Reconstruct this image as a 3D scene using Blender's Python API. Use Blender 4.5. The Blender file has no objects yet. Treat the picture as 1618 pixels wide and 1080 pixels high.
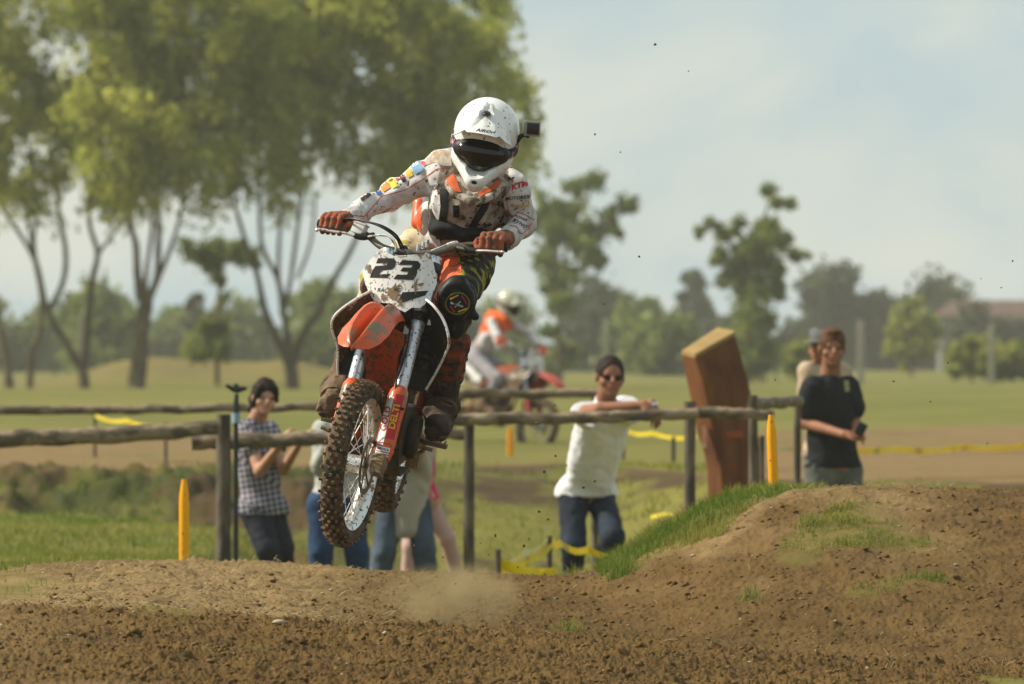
import bpy, bmesh, math, random
import numpy as np
from mathutils import Vector, Matrix
from mathutils.bvhtree import BVHTree

# ------------------------------------------------------------------ camera, world, sun, exposure
SC = bpy.context.scene
COL = SC.collection
F = 13712.0          # focal length in photo pixels (200 mm on a 23.6 mm wide sensor, 1618 px)
CH = 1.35            # camera height above the fence ground
cam_d = bpy.data.cameras.new("camera")
cam = bpy.data.objects.new("camera", cam_d); COL.objects.link(cam)
cam_d.sensor_fit = 'HORIZONTAL'; cam_d.sensor_width = 23.6; cam_d.lens = 200.0
cam_d.shift_y = 40.0 / 1618.0
cam_d.clip_start = 0.5; cam_d.clip_end = 6000.0
cam_d.dof.use_dof = True; cam_d.dof.focus_distance = 34.9; cam_d.dof.aperture_fstop = 5.0
cam_d.dof.aperture_blades = 0
cam.location = (0, 0, CH); cam.rotation_euler = (math.radians(90), 0, 0)
SC.camera = cam
SC.view_settings.view_transform = 'Standard'; SC.view_settings.look = 'None'
SC.view_settings.exposure = 0.42; SC.view_settings.gamma = 1.0
SUN_EL = math.radians(41); SUN_AZ = math.radians(-84)      # azimuth measured from +Y towards +X
sv = Vector((math.sin(SUN_AZ) * math.cos(SUN_EL), math.cos(SUN_AZ) * math.cos(SUN_EL), math.sin(SUN_EL)))
sun_d = bpy.data.lights.new("sun", 'SUN'); sun = bpy.data.objects.new("sun", sun_d); COL.objects.link(sun)
sun_d.energy = 5.0; sun_d.angle = math.radians(0.5); sun_d.color = (1.0, 0.92, 0.76)
sun.rotation_euler = (-sv).to_track_quat('-Z', 'Y').to_euler(); sun.location = (-30, 30, 40)
w = bpy.data.worlds.new("World"); SC.world = w; w.use_nodes = True
nt = w.node_tree; nt.nodes.clear()
def wn(t, **k):
    n = nt.nodes.new(t)
    for a, b in k.items(): setattr(n, a, b)
    return n
wo = wn('ShaderNodeOutputWorld'); wb = wn('ShaderNodeBackground'); wb.inputs['Strength'].default_value = 0.076
sky = wn('ShaderNodeTexSky'); sky.sky_type = 'NISHITA'; sky.sun_disc = False
sky.sun_elevation = SUN_EL; sky.sun_rotation = SUN_AZ; sky.air_density = 1.0; sky.dust_density = 2.2; sky.ozone_density = 1.5
tc = wn('ShaderNodeTexCoord'); mp = wn('ShaderNodeMapping'); mp.inputs['Scale'].default_value = (1.0, 1.0, 1.9); mp.inputs['Location'].default_value = (.31, .12, .05)
cn = wn('ShaderNodeTexNoise'); cn.inputs['Scale'].default_value = 17.0; cn.inputs['Detail'].default_value = 7.0
cn.inputs['Roughness'].default_value = 0.5; cn.inputs['Distortion'].default_value = 0.3
cr = wn('ShaderNodeMapRange'); cr.interpolation_type = 'SMOOTHSTEP'
cr.inputs['From Min'].default_value = 0.38; cr.inputs['From Max'].default_value = 0.66
cr.inputs['To Min'].default_value = 0.0; cr.inputs['To Max'].default_value = 1.0
cm = wn('ShaderNodeMix'); cm.data_type = 'RGBA'
cm.inputs['A'].default_value = (5.15, 6.55, 6.95, 1); cm.inputs['B'].default_value = (7.7, 8.0, 7.1, 1)       # thin hazy veil and soft clouds
c2 = wn('ShaderNodeMix'); c2.data_type = 'RGBA'; c2.inputs['Factor'].default_value = .88
nt.links.new(tc.outputs['Generated'], mp.inputs['Vector']); nt.links.new(mp.outputs[0], cn.inputs['Vector'])
nt.links.new(cn.outputs['Fac'], cr.inputs['Value']); nt.links.new(cr.outputs[0], cm.inputs['Factor'])
nt.links.new(sky.outputs[0], c2.inputs['A']); nt.links.new(cm.outputs['Result'], c2.inputs['B']); nt.links.new(c2.outputs['Result'], wb.inputs['Color'])
nt.links.new(wb.outputs[0], wo.inputs['Surface'])

# ------------------------------------------------------------------ small helpers
def P(px, py, d): return np.array([(px - 809.0) / F * d, d, CH - (py - 580.0) / F * d])
def px_of(p): return (809 + F * p[0] / p[1], 580 + F * (CH - p[2]) / p[1])
def nrm(v):
    v = np.asarray(v, float); return v / (np.linalg.norm(v) + 1e-12)
def rotm(u, a):
    u = nrm(u); K = np.array([[0, -u[2], u[1]], [u[2], 0, -u[0]], [-u[1], u[0], 0]])
    return np.eye(3) + math.sin(a) * K + (1 - math.cos(a)) * K @ K
def hsh(i, j, k, s=0):
    i = i.astype(np.uint32); j = j.astype(np.uint32); k = k.astype(np.uint32)
    n = i * np.uint32(374761393) + j * np.uint32(668265263) + k * np.uint32(2147483647 - 1274126177) + np.uint32(s * 7919 + 13)
    n = (n ^ (n >> np.uint32(13))) * np.uint32(1274126177); n = (n ^ (n >> np.uint32(16))) * np.uint32(2246822519)
    n ^= n >> np.uint32(15)
    return (n & np.uint32(0xffffff)).astype(np.float32) / float(0xffffff)
def vn(x, y, z=None, s=0):
    x = np.asarray(x, np.float32); y = np.asarray(y, np.float32)
    if z is None: z = np.zeros_like(x)
    fx, fy, fz = np.floor(x), np.floor(y), np.floor(z)
    i, j, k = fx.astype(np.int64), fy.astype(np.int64), fz.astype(np.int64)
    a, b, c = x - fx, y - fy, z - fz
    a = a * a * (3 - 2 * a); b = b * b * (3 - 2 * b); c = c * c * (3 - 2 * c)
    def L(dz):
        q00 = hsh(i, j, k + dz, s); q10 = hsh(i + 1, j, k + dz, s); q01 = hsh(i, j + 1, k + dz, s); q11 = hsh(i + 1, j + 1, k + dz, s)
        return (q00 * (1 - a) + q10 * a) * (1 - b) + (q01 * (1 - a) + q11 * a) * b
    if not np.any(c): return L(0) * 2 - 1
    return (L(0) * (1 - c) + L(1) * c) * 2 - 1
def fbm(x, y, z=None, o=4, s=0, g=0.5):
    r = 0; am = 1
    for q in range(o):
        f = 2.03 ** q
        r = r + am * vn(x * f + q * 17.3, y * f - q * 9.1, None if z is None else z * f + q * 3.7, s + q); am *= g
    return r
def sst(a, b, x):
    t = np.clip((x - a) / (b - a), 0, 1); return t * t * (3 - 2 * t)

def tag(o, label=None, cat=None, group=None, kind=None):
    for k, v in (("label", label), ("category", cat), ("group", group), ("kind", kind)):
        if v: o[k] = v
    return o
def empty(name, loc, R=None, parent=None):
    o = bpy.data.objects.new(name, None); COL.objects.link(o); o.empty_display_size = 0.2
    M = Matrix.Identity(4)
    if R is not None:
        for a in range(3):
            for b in range(3): M[a][b] = float(R[a][b])
    M.translation = Vector([float(q) for q in loc])
    o.matrix_world = M; o.parent = parent
    return o
def link_mesh(name, V, faces, mats, parent=None, smooth=True, midx=None, local=False, attrs=None, angle=None):
    """V (n,3) world coordinates; if the parent is a thing's Empty and local is False they are moved into its space."""
    V = np.asarray(V, np.float64)
    if parent is not None and not local:
        Mi = np.array(root_of(parent).matrix_world.inverted()); V = V @ Mi[:3, :3].T + Mi[:3, 3]
    me = bpy.data.meshes.new(name)
    if isinstance(faces, np.ndarray):
        nf, k = faces.shape
        me.vertices.add(len(V)); me.vertices.foreach_set('co', V.astype(np.float32).ravel())
        me.loops.add(nf * k); me.loops.foreach_set('vertex_index', faces.astype(np.int32).ravel())
        me.polygons.add(nf); me.polygons.foreach_set('loop_start', np.arange(0, nf * k, k, dtype=np.int32))
        me.update(calc_edges=True)
    else:
        me.from_pydata([tuple(v) for v in V], [], faces); me.update()
    if not isinstance(mats, (list, tuple)): mats = [mats]
    for m in mats: me.materials.append(m)
    if midx is not None: me.polygons.foreach_set('material_index', np.asarray(midx, np.int32))
    me.polygons.foreach_set('use_smooth', np.full(len(me.polygons), bool(smooth)))
    if attrs:
        for n_, a_ in attrs.items():
            at = me.attributes.new(n_, 'FLOAT', 'POINT' if len(a_) == len(V) else 'FACE')
            at.data.foreach_set('value', np.asarray(a_, np.float32))
    if smooth and angle:
        me.set_sharp_from_angle(angle=math.radians(angle))
    o = bpy.data.objects.new(name, me); COL.objects.link(o)
    if parent is not None: o.parent = parent
    return o
def root_of(o):
    while o.parent is not None: o = o.parent
    return o

# ------------------------------------------------------------------ materials
def mat(name, col, rough=0.6, metal=0.0, mud=0.0, mudcol=(0.17, 0.105, 0.06), ms=14.0, spots=0.0, ss=60.0, var=0.12, vs=6.0,
        bump=0.0, bs=60.0, col2=None, c2s=8.0, c2t=0.5, c2w=0.1, spec=0.22, stretch=None, trans=0.0, coat=0.0, attr=None, sss=0.0, me=0.05):
    m = bpy.data.materials.new(name); m.use_nodes = True
    t = m.node_tree; N = t.nodes; Lk = t.links
    b = N['Principled BSDF']; b.inputs['Roughness'].default_value = rough; b.inputs['Metallic'].default_value = metal
    b.inputs['Specular IOR Level'].default_value = spec
    if coat: b.inputs['Coat Weight'].default_value = coat; b.inputs['Coat Roughness'].default_value = 0.12
    if sss: b.inputs['Subsurface Weight'].default_value = sss; b.inputs['Subsurface Radius'].default_value = (0.02, 0.008, 0.004); b.inputs['Subsurface Scale'].default_value = 0.5
    tc = N.new('ShaderNodeTexCoord'); vec = tc.outputs['Object']
    if stretch:
        mpn = N.new('ShaderNodeMapping'); mpn.inputs['Scale'].default_value = stretch; Lk.new(vec, mpn.inputs['Vector']); vec = mpn.outputs[0]
    def noise(sc, det=4.0, off=0.0, rg=0.55):
        n = N.new('ShaderNodeTexNoise'); n.inputs['Scale'].default_value = sc; n.inputs['Detail'].default_value = det; n.inputs['Roughness'].default_value = rg
        if off:
            q = N.new('ShaderNodeMapping'); q.inputs['Location'].default_value = (off, off * .7, -off); Lk.new(vec, q.inputs['Vector']); Lk.new(q.outputs[0], n.inputs['Vector'])
        else: Lk.new(vec, n.inputs['Vector'])
        return n.outputs['Fac']
    def rng(v, a, c, lo=0.0, hi=1.0):
        r = N.new('ShaderNodeMapRange'); r.inputs['From Min'].default_value = a; r.inputs['From Max'].default_value = c
        r.inputs['To Min'].default_value = lo; r.inputs['To Max'].default_value = hi; Lk.new(v, r.inputs['Value']); return r.outputs[0]
    def mix(a, c, f):
        x = N.new('ShaderNodeMix'); x.data_type = 'RGBA'
        for k_, v_ in (('A', a), ('B', c)):
            if isinstance(v_, tuple): x.inputs[k_].default_value = (v_[0], v_[1], v_[2], 1)
            else: Lk.new(v_, x.inputs[k_])
        if isinstance(f, float): x.inputs['Factor'].default_value = f
        else: Lk.new(f, x.inputs['Factor'])
        return x.outputs['Result']
    c = col
    if col2 is not None:
        fac = rng(noise(c2s, 3.0, 3.1), c2t - c2w, c2t + c2w)
        if attr:
            an = N.new('ShaderNodeAttribute'); an.attribute_name = attr; fac = an.outputs['Fac']
        c = mix(c, col2, fac)
    if var:
        dark = tuple(x * (1 - 2.2 * var) for x in col)
        c = mix(c, dark, rng(noise(vs, 5.0, 1.7), 0.35, 0.75, 0.0, 0.9 if col2 is None else 0.5))
    if mud > 0:
        th = 0.72 - 0.42 * mud
        c = mix(c, mudcol, rng(noise(ms, 6.0, 5.3, 0.65), th, th + me))
        c = mix(c, tuple(x * 1.5 for x in mudcol), rng(noise(ms * .4, 4.0, 9.3), 0.62 - 0.2 * mud, 0.9, 0, 0.6 * mud))
    if spots > 0:
        th = 0.74 - 0.2 * spots
        c = mix(c, tuple(x * 0.5 for x in mudcol), rng(noise(ss, 2.0, 11.3, 0.5), th, th + 0.03))
    if isinstance(c, tuple): b.inputs['Base Color'].default_value = (c[0], c[1], c[2], 1)
    else: Lk.new(c, b.inputs['Base Color'])
    if bump:
        bn = N.new('ShaderNodeBump'); bn.inputs['Strength'].default_value = 1.0; bn.inputs['Distance'].default_value = bump
        Lk.new(noise(bs, 5.0, 2.2), bn.inputs['Height']); Lk.new(bn.outputs[0], b.inputs['Normal'])
    if trans:
        tr = N.new('ShaderNodeBsdfTranslucent'); ms_ = N.new('ShaderNodeMixShader'); ms_.inputs[0].default_value = trans
        if isinstance(c, tuple): tr.inputs['Color'].default_value = (c[0], c[1], c[2], 1)
        else: Lk.new(c, tr.inputs['Color'])
        out = N['Material Output']; Lk.new(b.outputs[0], ms_.inputs[1]); Lk.new(tr.outputs[0], ms_.inputs[2]); Lk.new(ms_.outputs[0], out.inputs['Surface'])
    return m

# ------------------------------------------------------------------ simple mesh builder
class MB:
    def __init__(s): s.V = []; s.Fc = []; s.mi = []; s.m = 0
    def add(s, V, Fc, M=None):
        o = len(s.V)
        for v in V: s.V.append(tuple(v))
        for f in Fc: s.Fc.append(tuple(o + i for i in f)); s.mi.append(s.m)
        return s
    def box(s, c, size, R=None, taper=1.0):
        c = np.array(c, float); hx, hy, hz = np.array(size, float) / 2; R = np.eye(3) if R is None else np.asarray(R)
        V = []
        for z, t in ((-hz, 1.0), (hz, taper)):
            for x, y in ((-hx, -hy), (hx, -hy), (hx, hy), (-hx, hy)): V.append(c + R @ np.array([x * t, y * t, z]))
        return s.add(V, [(0, 3, 2, 1), (4, 5, 6, 7), (0, 1, 5, 4), (1, 2, 6, 5), (2, 3, 7, 6), (3, 0, 4, 7)])
    def tube(s, pts, r, n=10, caps=True, sub=0, jit=0.0, seed=1):
        pts = [np.array(p, float) for p in pts]
        r = [r] * len(pts) if np.isscalar(r) else list(r)
        if sub and len(pts) > 2:        # Catmull-Rom resampling
            q, rr = [], []
            for i in range(len(pts) - 1):
                p0 = pts[max(i - 1, 0)]; p1 = pts[i]; p2 = pts[i + 1]; p3 = pts[min(i + 2, len(pts) - 1)]
                for k in range(sub):
                    t = k / sub
                    q.append(0.5 * ((2 * p1) + (-p0 + p2) * t + (2 * p0 - 5 * p1 + 4 * p2 - p3) * t * t + (-p0 + 3 * p1 - 3 * p2 + p3) * t ** 3))
                    rr.append(r[i] * (1 - t) + r[i + 1] * t)
            pts, r = q + [pts[-1]], rr + [r[-1]]
        elif sub:
            a, b_ = pts; ra, rb = r
            pts = [a + (b_ - a) * i / sub for i in range(sub + 1)]; r = [ra + (rb - ra) * i / sub for i in range(sub + 1)]
        rg = np.random.default_rng(seed)
        m = len(pts); T = [nrm(pts[min(i + 1, m - 1)] - pts[max(i - 1, 0)]) for i in range(m)]
        a = np.array([0, 0, 1.0]) if abs(T[0][2]) < 0.9 else np.array([1.0, 0, 0])
        U = nrm(np.cross(T[0], a)); V = []; Fc = []
        for i in range(m):
            U = nrm(U - T[i] * np.dot(U, T[i])); W = np.cross(T[i], U)
            for k in range(n):
                an = 2 * math.pi * k / n; R_ = r[i] * (1 + (rg.uniform(-jit, jit) if jit else 0))
                V.append(pts[i] + R_ * (math.cos(an) * U + math.sin(an) * W))
            if i:
                for k in range(n):
                    k2 = (k + 1) % n; Fc.append(((i - 1) * n + k, (i - 1) * n + k2, i * n + k2, i * n + k))
        if caps: Fc.append(tuple(range(n - 1, -1, -1))); Fc.append(tuple(range((m - 1) * n, m * n)))
        return s.add(V, Fc)
    def lathe(s, prof, c, axis, n=24, closed=False):
        """prof: list of (radius, along axis)"""
        c = np.array(c, float); A = nrm(axis); a = np.array([0, 0, 1.0]) if abs(A[2]) < 0.9 else np.array([1.0, 0, 0])
        U = nrm(np.cross(A, a)); W = np.cross(A, U); m = len(prof); V = []; Fc = []
        for k in range(n):
            an = 2 * math.pi * k / n; D = math.cos(an) * U + math.sin(an) * W
            for r_, h in prof: V.append(c + A * h + D * r_)
        for k in range(n):
            k2 = (k + 1) % n
            for i in range(m if closed else m - 1):
                i2 = (i + 1) % m; Fc.append((k * m + i, k * m + i2, k2 * m + i2, k2 * m + i))
        return s.add(V, Fc)
    def ball(s, c, r, n=12, R=None, jit=0, seed=0):
        r = np.array([r, r, r], float) if np.isscalar(r) else np.array(r, float); R = np.eye(3) if R is None else R
        rg = np.random.default_rng(seed); V = []; Fc = []; h = n // 2 + 1
        for i in range(1, h):
            th = math.pi * i / h
            for k in range(n):
                p = np.array([math.sin(th) * math.cos(2 * math.pi * k / n), math.sin(th) * math.sin(2 * math.pi * k / n), math.cos(th)])
                V.append(np.array(c) + R @ (p * r * (1 + (rg.uniform(-jit, jit) if jit else 0))))
        for i in range(h - 2):
            for k in range(n):
                k2 = (k + 1) % n; Fc.append((i * n + k, (i + 1) * n + k, (i + 1) * n + k2, i * n + k2))
        t = len(V); V.append(np.array(c) + R @ (np.array([0, 0, 1]) * r)); V.append(np.array(c) - R @ (np.array([0, 0, 1]) * r))
        for k in range(n):
            k2 = (k + 1) % n; Fc.append((t, k, k2)); Fc.append((t + 1, (h - 2) * n + k2, (h - 2) * n + k))
        return s.add(V, Fc)
    def prism(s, poly, nvec, th):
        """poly: 3D points of a polygon; extruded by th along nvec"""
        A = [np.array(p, float) for p in poly]; nv = nrm(nvec) * th; n = len(A)
        return s.add(A + [p + nv for p in A], [tuple(range(n - 1, -1, -1)), tuple(range(n, 2 * n))] + [(i, (i + 1) % n, n + (i + 1) % n, n + i) for i in range(n)])
    def loft(s, rows, th=0.0, closed=False):
        """rows: equal-length rows of 3D points -> sheet, given thickness th"""
        A = np.array(rows, float); m, n = A.shape[:2]
        if th:
            du = np.gradient(A, axis=0); dv = np.gradient(A, axis=1); N_ = np.cross(du, dv); N_ /= (np.linalg.norm(N_, axis=2, keepdims=True) + 1e-9)
            B = A + N_ * th
        idx = lambda i, j, o=0: o + i * n + j
        Fc = [(idx(i, j), idx(i, j + 1), idx(i + 1, j + 1), idx(i + 1, j)) for i in range(m - 1) for j in range(n - 1)]
        if not th: return s.add(A.reshape(-1, 3), Fc)
        o = m * n; Fc += [tuple(q + o for q in f[::-1]) for f in Fc]
        ring = [(i, 0) for i in range(m)] + [(m - 1, j) for j in range(1, n)] + [(i, n - 1) for i in range(m - 2, -1, -1)] + [(0, j) for j in range(n - 2, 0, -1)]
        for a, b_ in zip(ring, ring[1:] + ring[:1]): Fc.append((idx(*b_), idx(*a), idx(*a, o), idx(*b_, o)))
        return s.add(np.vstack([A.reshape(-1, 3), B.reshape(-1, 3)]), Fc)
    def build(s, name, mats, parent=None, smooth=True, local=False, bevel=0.0, angle=35, X=None, subsurf=0):
        V = np.array(s.V)
        if X is not None: V = np.array([X(v) for v in V])
        bm = bmesh.new(); vs = [bm.verts.new(v) for v in V]
        for f, m_ in zip(s.Fc, s.mi):
            try: q = bm.faces.new([vs[i] for i in f]); q.material_index = m_
            except ValueError: pass
        bmesh.ops.recalc_face_normals(bm, faces=bm.faces)
        if bevel: 
            ed = [e for e in bm.edges if len(e.link_faces) == 2 and e.calc_face_angle(0) > 0.5]
            bmesh.ops.bevel(bm, geom=ed, offset=bevel, segments=2, affect='EDGES', clamp_overlap=True, profile=0.6)
        bm.verts.index_update()
        V2 = [tuple(v.co) for v in bm.verts]; F2 = [tuple(v.index for v in f.verts) for f in bm.faces]; mi = [f.material_index for f in bm.faces]; bm.free()
        return link_mesh(name, V2, F2, mats, parent, smooth, mi, local, angle=angle)

# ------------------------------------------------------------------ implicit surfaces (smooth unions meshed with surface nets)
class SDF:
    def __init__(s, k=0.02): s.p = []; s.k = k; s.cut = []; s.sub = []; s.noise = None
    def cone(s, a, b, ra, rb=None, k=None):
        s.p.append(('c', np.array(a, float), np.array(b, float), float(ra), float(ra if rb is None else rb), k)); return s
    def ell(s, c, r, R=None, k=None):
        s.p.append(('e', np.array(c, float), np.array(r, float), np.eye(3) if R is None else np.asarray(R, float), k)); return s
    def plane(s, pt, n): s.cut.append((np.array(pt, float), nrm(n))); return s     # removes the side n points to
    def minus(s, q): s.sub.append(q); return s
    @staticmethod
    def dist(q, X, Y, Z):
        if q[0] == 'c':
            a, b, ra, rb = q[1:5]; ba = b - a; L2 = ba @ ba + 1e-12
            x, y, z = X - a[0], Y - a[1], Z - a[2]
            h = np.clip((x * ba[0] + y * ba[1] + z * ba[2]) / L2, 0, 1)
            return np.sqrt((x - ba[0] * h) ** 2 + (y - ba[1] * h) ** 2 + (z - ba[2] * h) ** 2) - (ra + (rb - ra) * h)
        c, r, R = q[1:4]; x, y, z = X - c[0], Y - c[1], Z - c[2]
        u = (x * R[0, 0] + y * R[1, 0] + z * R[2, 0]) / r[0]; v = (x * R[0, 1] + y * R[1, 1] + z * R[2, 1]) / r[1]; w_ = (x * R[0, 2] + y * R[1, 2] + z * R[2, 2]) / r[2]
        k0 = np.sqrt(u * u + v * v + w_ * w_); k1 = np.sqrt((u / r[0]) ** 2 + (v / r[1]) ** 2 + (w_ / r[2]) ** 2)
        return k0 * (k0 - 1) / (k1 + 1e-6)
    def bounds(s, infl):
        lo, hi = [], []
        for q in s.p:
            if q[0] == 'c': r = max(q[3], q[4]); lo += [q[1] - r, q[2] - r]; hi += [q[1] + r, q[2] + r]
            else: r = q[2].max(); lo.append(q[1] - r); hi.append(q[1] + r)
        return np.min(lo, 0) - infl, np.max(hi, 0) + infl
    def grid(s, vox, infl=0.0):
        lo, hi = s.bounds(abs(infl) + s.k + 4 * vox)
        n = np.ceil((hi - lo) / vox).astype(int) + 1
        ax = [lo[i] + np.arange(n[i]) * vox for i in range(3)]
        f = np.full(n, 0.08, np.float32); mg = 0.05 + abs(infl)
        for q in s.p:
            if q[0] == 'c': r = max(q[3], q[4]); a = np.minimum(q[1], q[2]) - r - mg; b = np.maximum(q[1], q[2]) + r + mg
            else: r = q[2].max(); a = q[1] - r - mg; b = q[1] + r + mg
            i0 = np.maximum(((a - lo) / vox).astype(int), 0); i1 = np.minimum(((b - lo) / vox).astype(int) + 2, n)
            sl = tuple(slice(i0[t], i1[t]) for t in range(3))
            X, Y, Z = np.meshgrid(*[ax[t][sl[t]].astype(np.float32) for t in range(3)], indexing='ij', sparse=True)
            d = SDF.dist(q, X, Y, Z).astype(np.float32); g = f[sl]; k = q[-1] if q[-1] is not None else s.k
            h = np.clip(0.5 + 0.5 * (g - d) / k, 0, 1); f[sl] = g * (1 - h) + d * h - k * h * (1 - h)
        f -= infl
        X, Y, Z = np.meshgrid(*[a.astype(np.float32) for a in ax], indexing='ij', sparse=True)
        if s.noise:
            for am, sc, sq, sd in s.noise:
                near = np.abs(f) < 0.03; ii = np.nonzero(near)
                x, y, z = ax[0][ii[0]], ax[1][ii[1]], ax[2][ii[2]]
                if sq is None: f[ii] += am * vn(x * sc, y * sc, z * sc, sd)
                else:       # folds that run across direction sq
                    t = (x * sq[0] + y * sq[1] + z * sq[2]) * sc; wv = vn(x * sc * .35, y * sc * .35, z * sc * .35, sd + 5) * 2.2
                    f[ii] += am * vn(t + wv, x * sc * .3 + y * sc * .3 - z * sc * .2, y * sc * .25 - x * sc * .2, sd)
        for q in s.sub: f = np.maximum(f, -SDF.dist(q, X, Y, Z).astype(np.float32))
        for pt, nv in s.cut: f = np.maximum(f, ((X - pt[0]) * nv[0] + (Y - pt[1]) * nv[1] + (Z - pt[2]) * nv[2]).astype(np.float32))
        return f, lo
    def mesh(s, vox, infl=0.0):
        f, lo = s.grid(vox, infl); S = f < 0; n = np.array(f.shape)
        c = np.zeros(n - 1, np.int8)
        for a in (0, 1):
            for b in (0, 1):
                for d in (0, 1): c += S[a:n[0] - 1 + a, b:n[1] - 1 + b, d:n[2] - 1 + d]
        act = (c > 0) & (c < 8); idx = np.full(act.shape, -1, np.int64); ii = np.array(np.nonzero(act)).T; idx[act] = np.arange(len(ii))
        acc = np.zeros((len(ii), 3)); cnt = np.zeros(len(ii))
        cor = [(a, b, d) for a in (0, 1) for b in (0, 1) for d in (0, 1)]
        val = {q: f[ii[:, 0] + q[0], ii[:, 1] + q[1], ii[:, 2] + q[2]] for q in cor}
        for p in cor:
            for t in range(3):
                if p[t] == 0:
                    q = list(p); q[t] = 1; q = tuple(q); v0, v1 = val[p], val[q]; cr_ = (v0 < 0) != (v1 < 0)
                    tt = np.where(cr_, v0 / np.where(v0 - v1 == 0, 1, v0 - v1), 0)
                    pos = np.tile(np.array(p, float), (len(ii), 1)); pos[:, t] = tt; acc += pos * cr_[:, None]; cnt += cr_
        V = lo + (ii + acc / np.maximum(cnt, 1)[:, None]) * vox
        Fs = []
        for t in range(3):
            u, v = (t + 1) % 3, (t + 2) % 3
            sl0 = [slice(None)] * 3; sl1 = [slice(None)] * 3; sl0[t] = slice(0, n[t] - 1); sl1[t] = slice(1, n[t])
            A, B = S[tuple(sl0)], S[tuple(sl1)]; e = np.array(np.nonzero(A != B)).T
            e = e[(e[:, u] > 0) & (e[:, v] > 0) & (e[:, u] < n[u] - 1) & (e[:, v] < n[v] - 1)]
            fl = A[e[:, 0], e[:, 1], e[:, 2]]
            def cell(du, dv):
                k = e.copy(); k[:, u] -= du; k[:, v] -= dv; return idx[k[:, 0], k[:, 1], k[:, 2]]
            q = np.stack([cell(1, 1), cell(0, 1), cell(0, 0), cell(1, 0)], 1); q[~fl] = q[~fl][:, ::-1]; Fs.append(q)
        return V, np.vstack(Fs)
    def build(s, name, vox, mats, parent=None, infl=0.0, smooth_it=2, matf=None, local=False):
        V, Fc = s.mesh(vox, infl); Fc = Fc[(Fc >= 0).all(1)]
        # light Laplacian smoothing
        E_ = np.vstack([Fc[:, [0, 1]], Fc[:, [1, 2]], Fc[:, [2, 3]], Fc[:, [3, 0]]])
        for _ in range(smooth_it):
            acc = np.zeros_like(V); c = np.zeros(len(V))
            for a, b in ((0, 1), (1, 0)):
                for t in range(3): acc[:, t] += np.bincount(E_[:, a], V[E_[:, b], t], len(V))
                c += np.bincount(E_[:, a], minlength=len(V))
            V = V * 0.5 + 0.5 * acc / np.maximum(c, 1)[:, None]
        mi = None
        if matf is not None: mi = matf(V[Fc].mean(1))
        return link_mesh(name, V, Fc, mats, parent, True, mi, local)

# ------------------------------------------------------------------ flat shapes laid on a surface (prints, numbers, straps)
def bvh_of(o):
    M = np.array(root_of(o).matrix_world) if o.parent else np.eye(4)
    me = o.data; n = len(me.vertices); V = np.empty(n * 3, np.float32); me.vertices.foreach_get('co', V); V = V.reshape(-1, 3) @ M[:3, :3].T + M[:3, 3]
    return BVHTree.FromPolygons([Vector(v) for v in V.tolist()], [tuple(p.vertices) for p in me.polygons])
def text_polys(txt, px, py, size, ang=0.0, shear=0.0, sx=1.0, bold=0.0):
    cu = bpy.data.curves.new('lettering', 'FONT'); cu.body = txt; cu.size = 1.0; cu.align_x = 'CENTER'; cu.align_y = 'CENTER'
    cu.shear = shear; cu.offset = bold; cu.resolution_u = 3
    o = bpy.data.objects.new('lettering', cu); COL.objects.link(o)
    me = bpy.data.meshes.new_from_object(o.evaluated_get(bpy.context.evaluated_depsgraph_get()))
    ca, sa = math.cos(math.radians(ang)), math.sin(math.radians(ang)); out = []
    V = [(v.co.x * size * sx, -v.co.y * size) for v in me.vertices]
    V = [(px + x * ca - y * sa, py + x * sa + y * ca) for x, y in V]
    for p in me.polygons: out.append([V[i] for i in p.vertices])
    bpy.data.objects.remove(o); bpy.data.curves.remove(cu); bpy.data.meshes.remove(me)
    return out
def decal(name, bvh, polys, m, parent, off=0.0015, step=4.0, dmax=60.0, keep=None):
    """polys are outlines in photo pixels; they are cut into a fine grid, laid on the surface and lifted by off metres"""
    bm = bmesh.new()
    for pl in polys:
        try: bm.faces.new([bm.verts.new((x, y, 0)) for x, y in pl])
        except ValueError: pass
    xs = [v.co.x for v in bm.verts]; ys = [v.co.y for v in bm.verts]
    for lo, hi, nv in ((min(xs), max(xs), (1, 0, 0)), (min(ys), max(ys), (0, 1, 0))):
        q = math.ceil(lo / step) * step
        while q < hi:
            co = (q, 0, 0) if nv[0] else (0, q, 0)
            bmesh.ops.bisect_plane(bm, geom=bm.verts[:] + bm.edges[:] + bm.faces[:], plane_co=co, plane_no=nv); q += step
    O = Vector((0, 0, CH)); V = []; ok = []
    bm.verts.index_update()
    for v in bm.verts:
        d = Vector(((v.co.x - 809) / F, 1, -(v.co.y - 580) / F)).normalized()
        hit, no, _, dist = bvh.ray_cast(O, d)
        if hit is None: V.append((0, 0, 0)); ok.append(False)
        else:
            if no.dot(d) > 0: no = -no
            V.append(tuple(hit + no * off)); ok.append(True)
    Fc = []
    for f in bm.faces:
        ids = [v.index for v in f.verts]
        if all(ok[i] for i in ids):
            ds = [V[i][1] for i in ids]
            if max(ds) - min(ds) < 0.08: Fc.append(tuple(ids))
    bm.free()
    if not Fc: return None
    used = sorted({i for f in Fc for i in f}); re = {u: k for k, u in enumerate(used)}
    return link_mesh(name, [V[i] for i in used], [tuple(re[i] for i in f) for f in Fc], m, parent, True)
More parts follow.
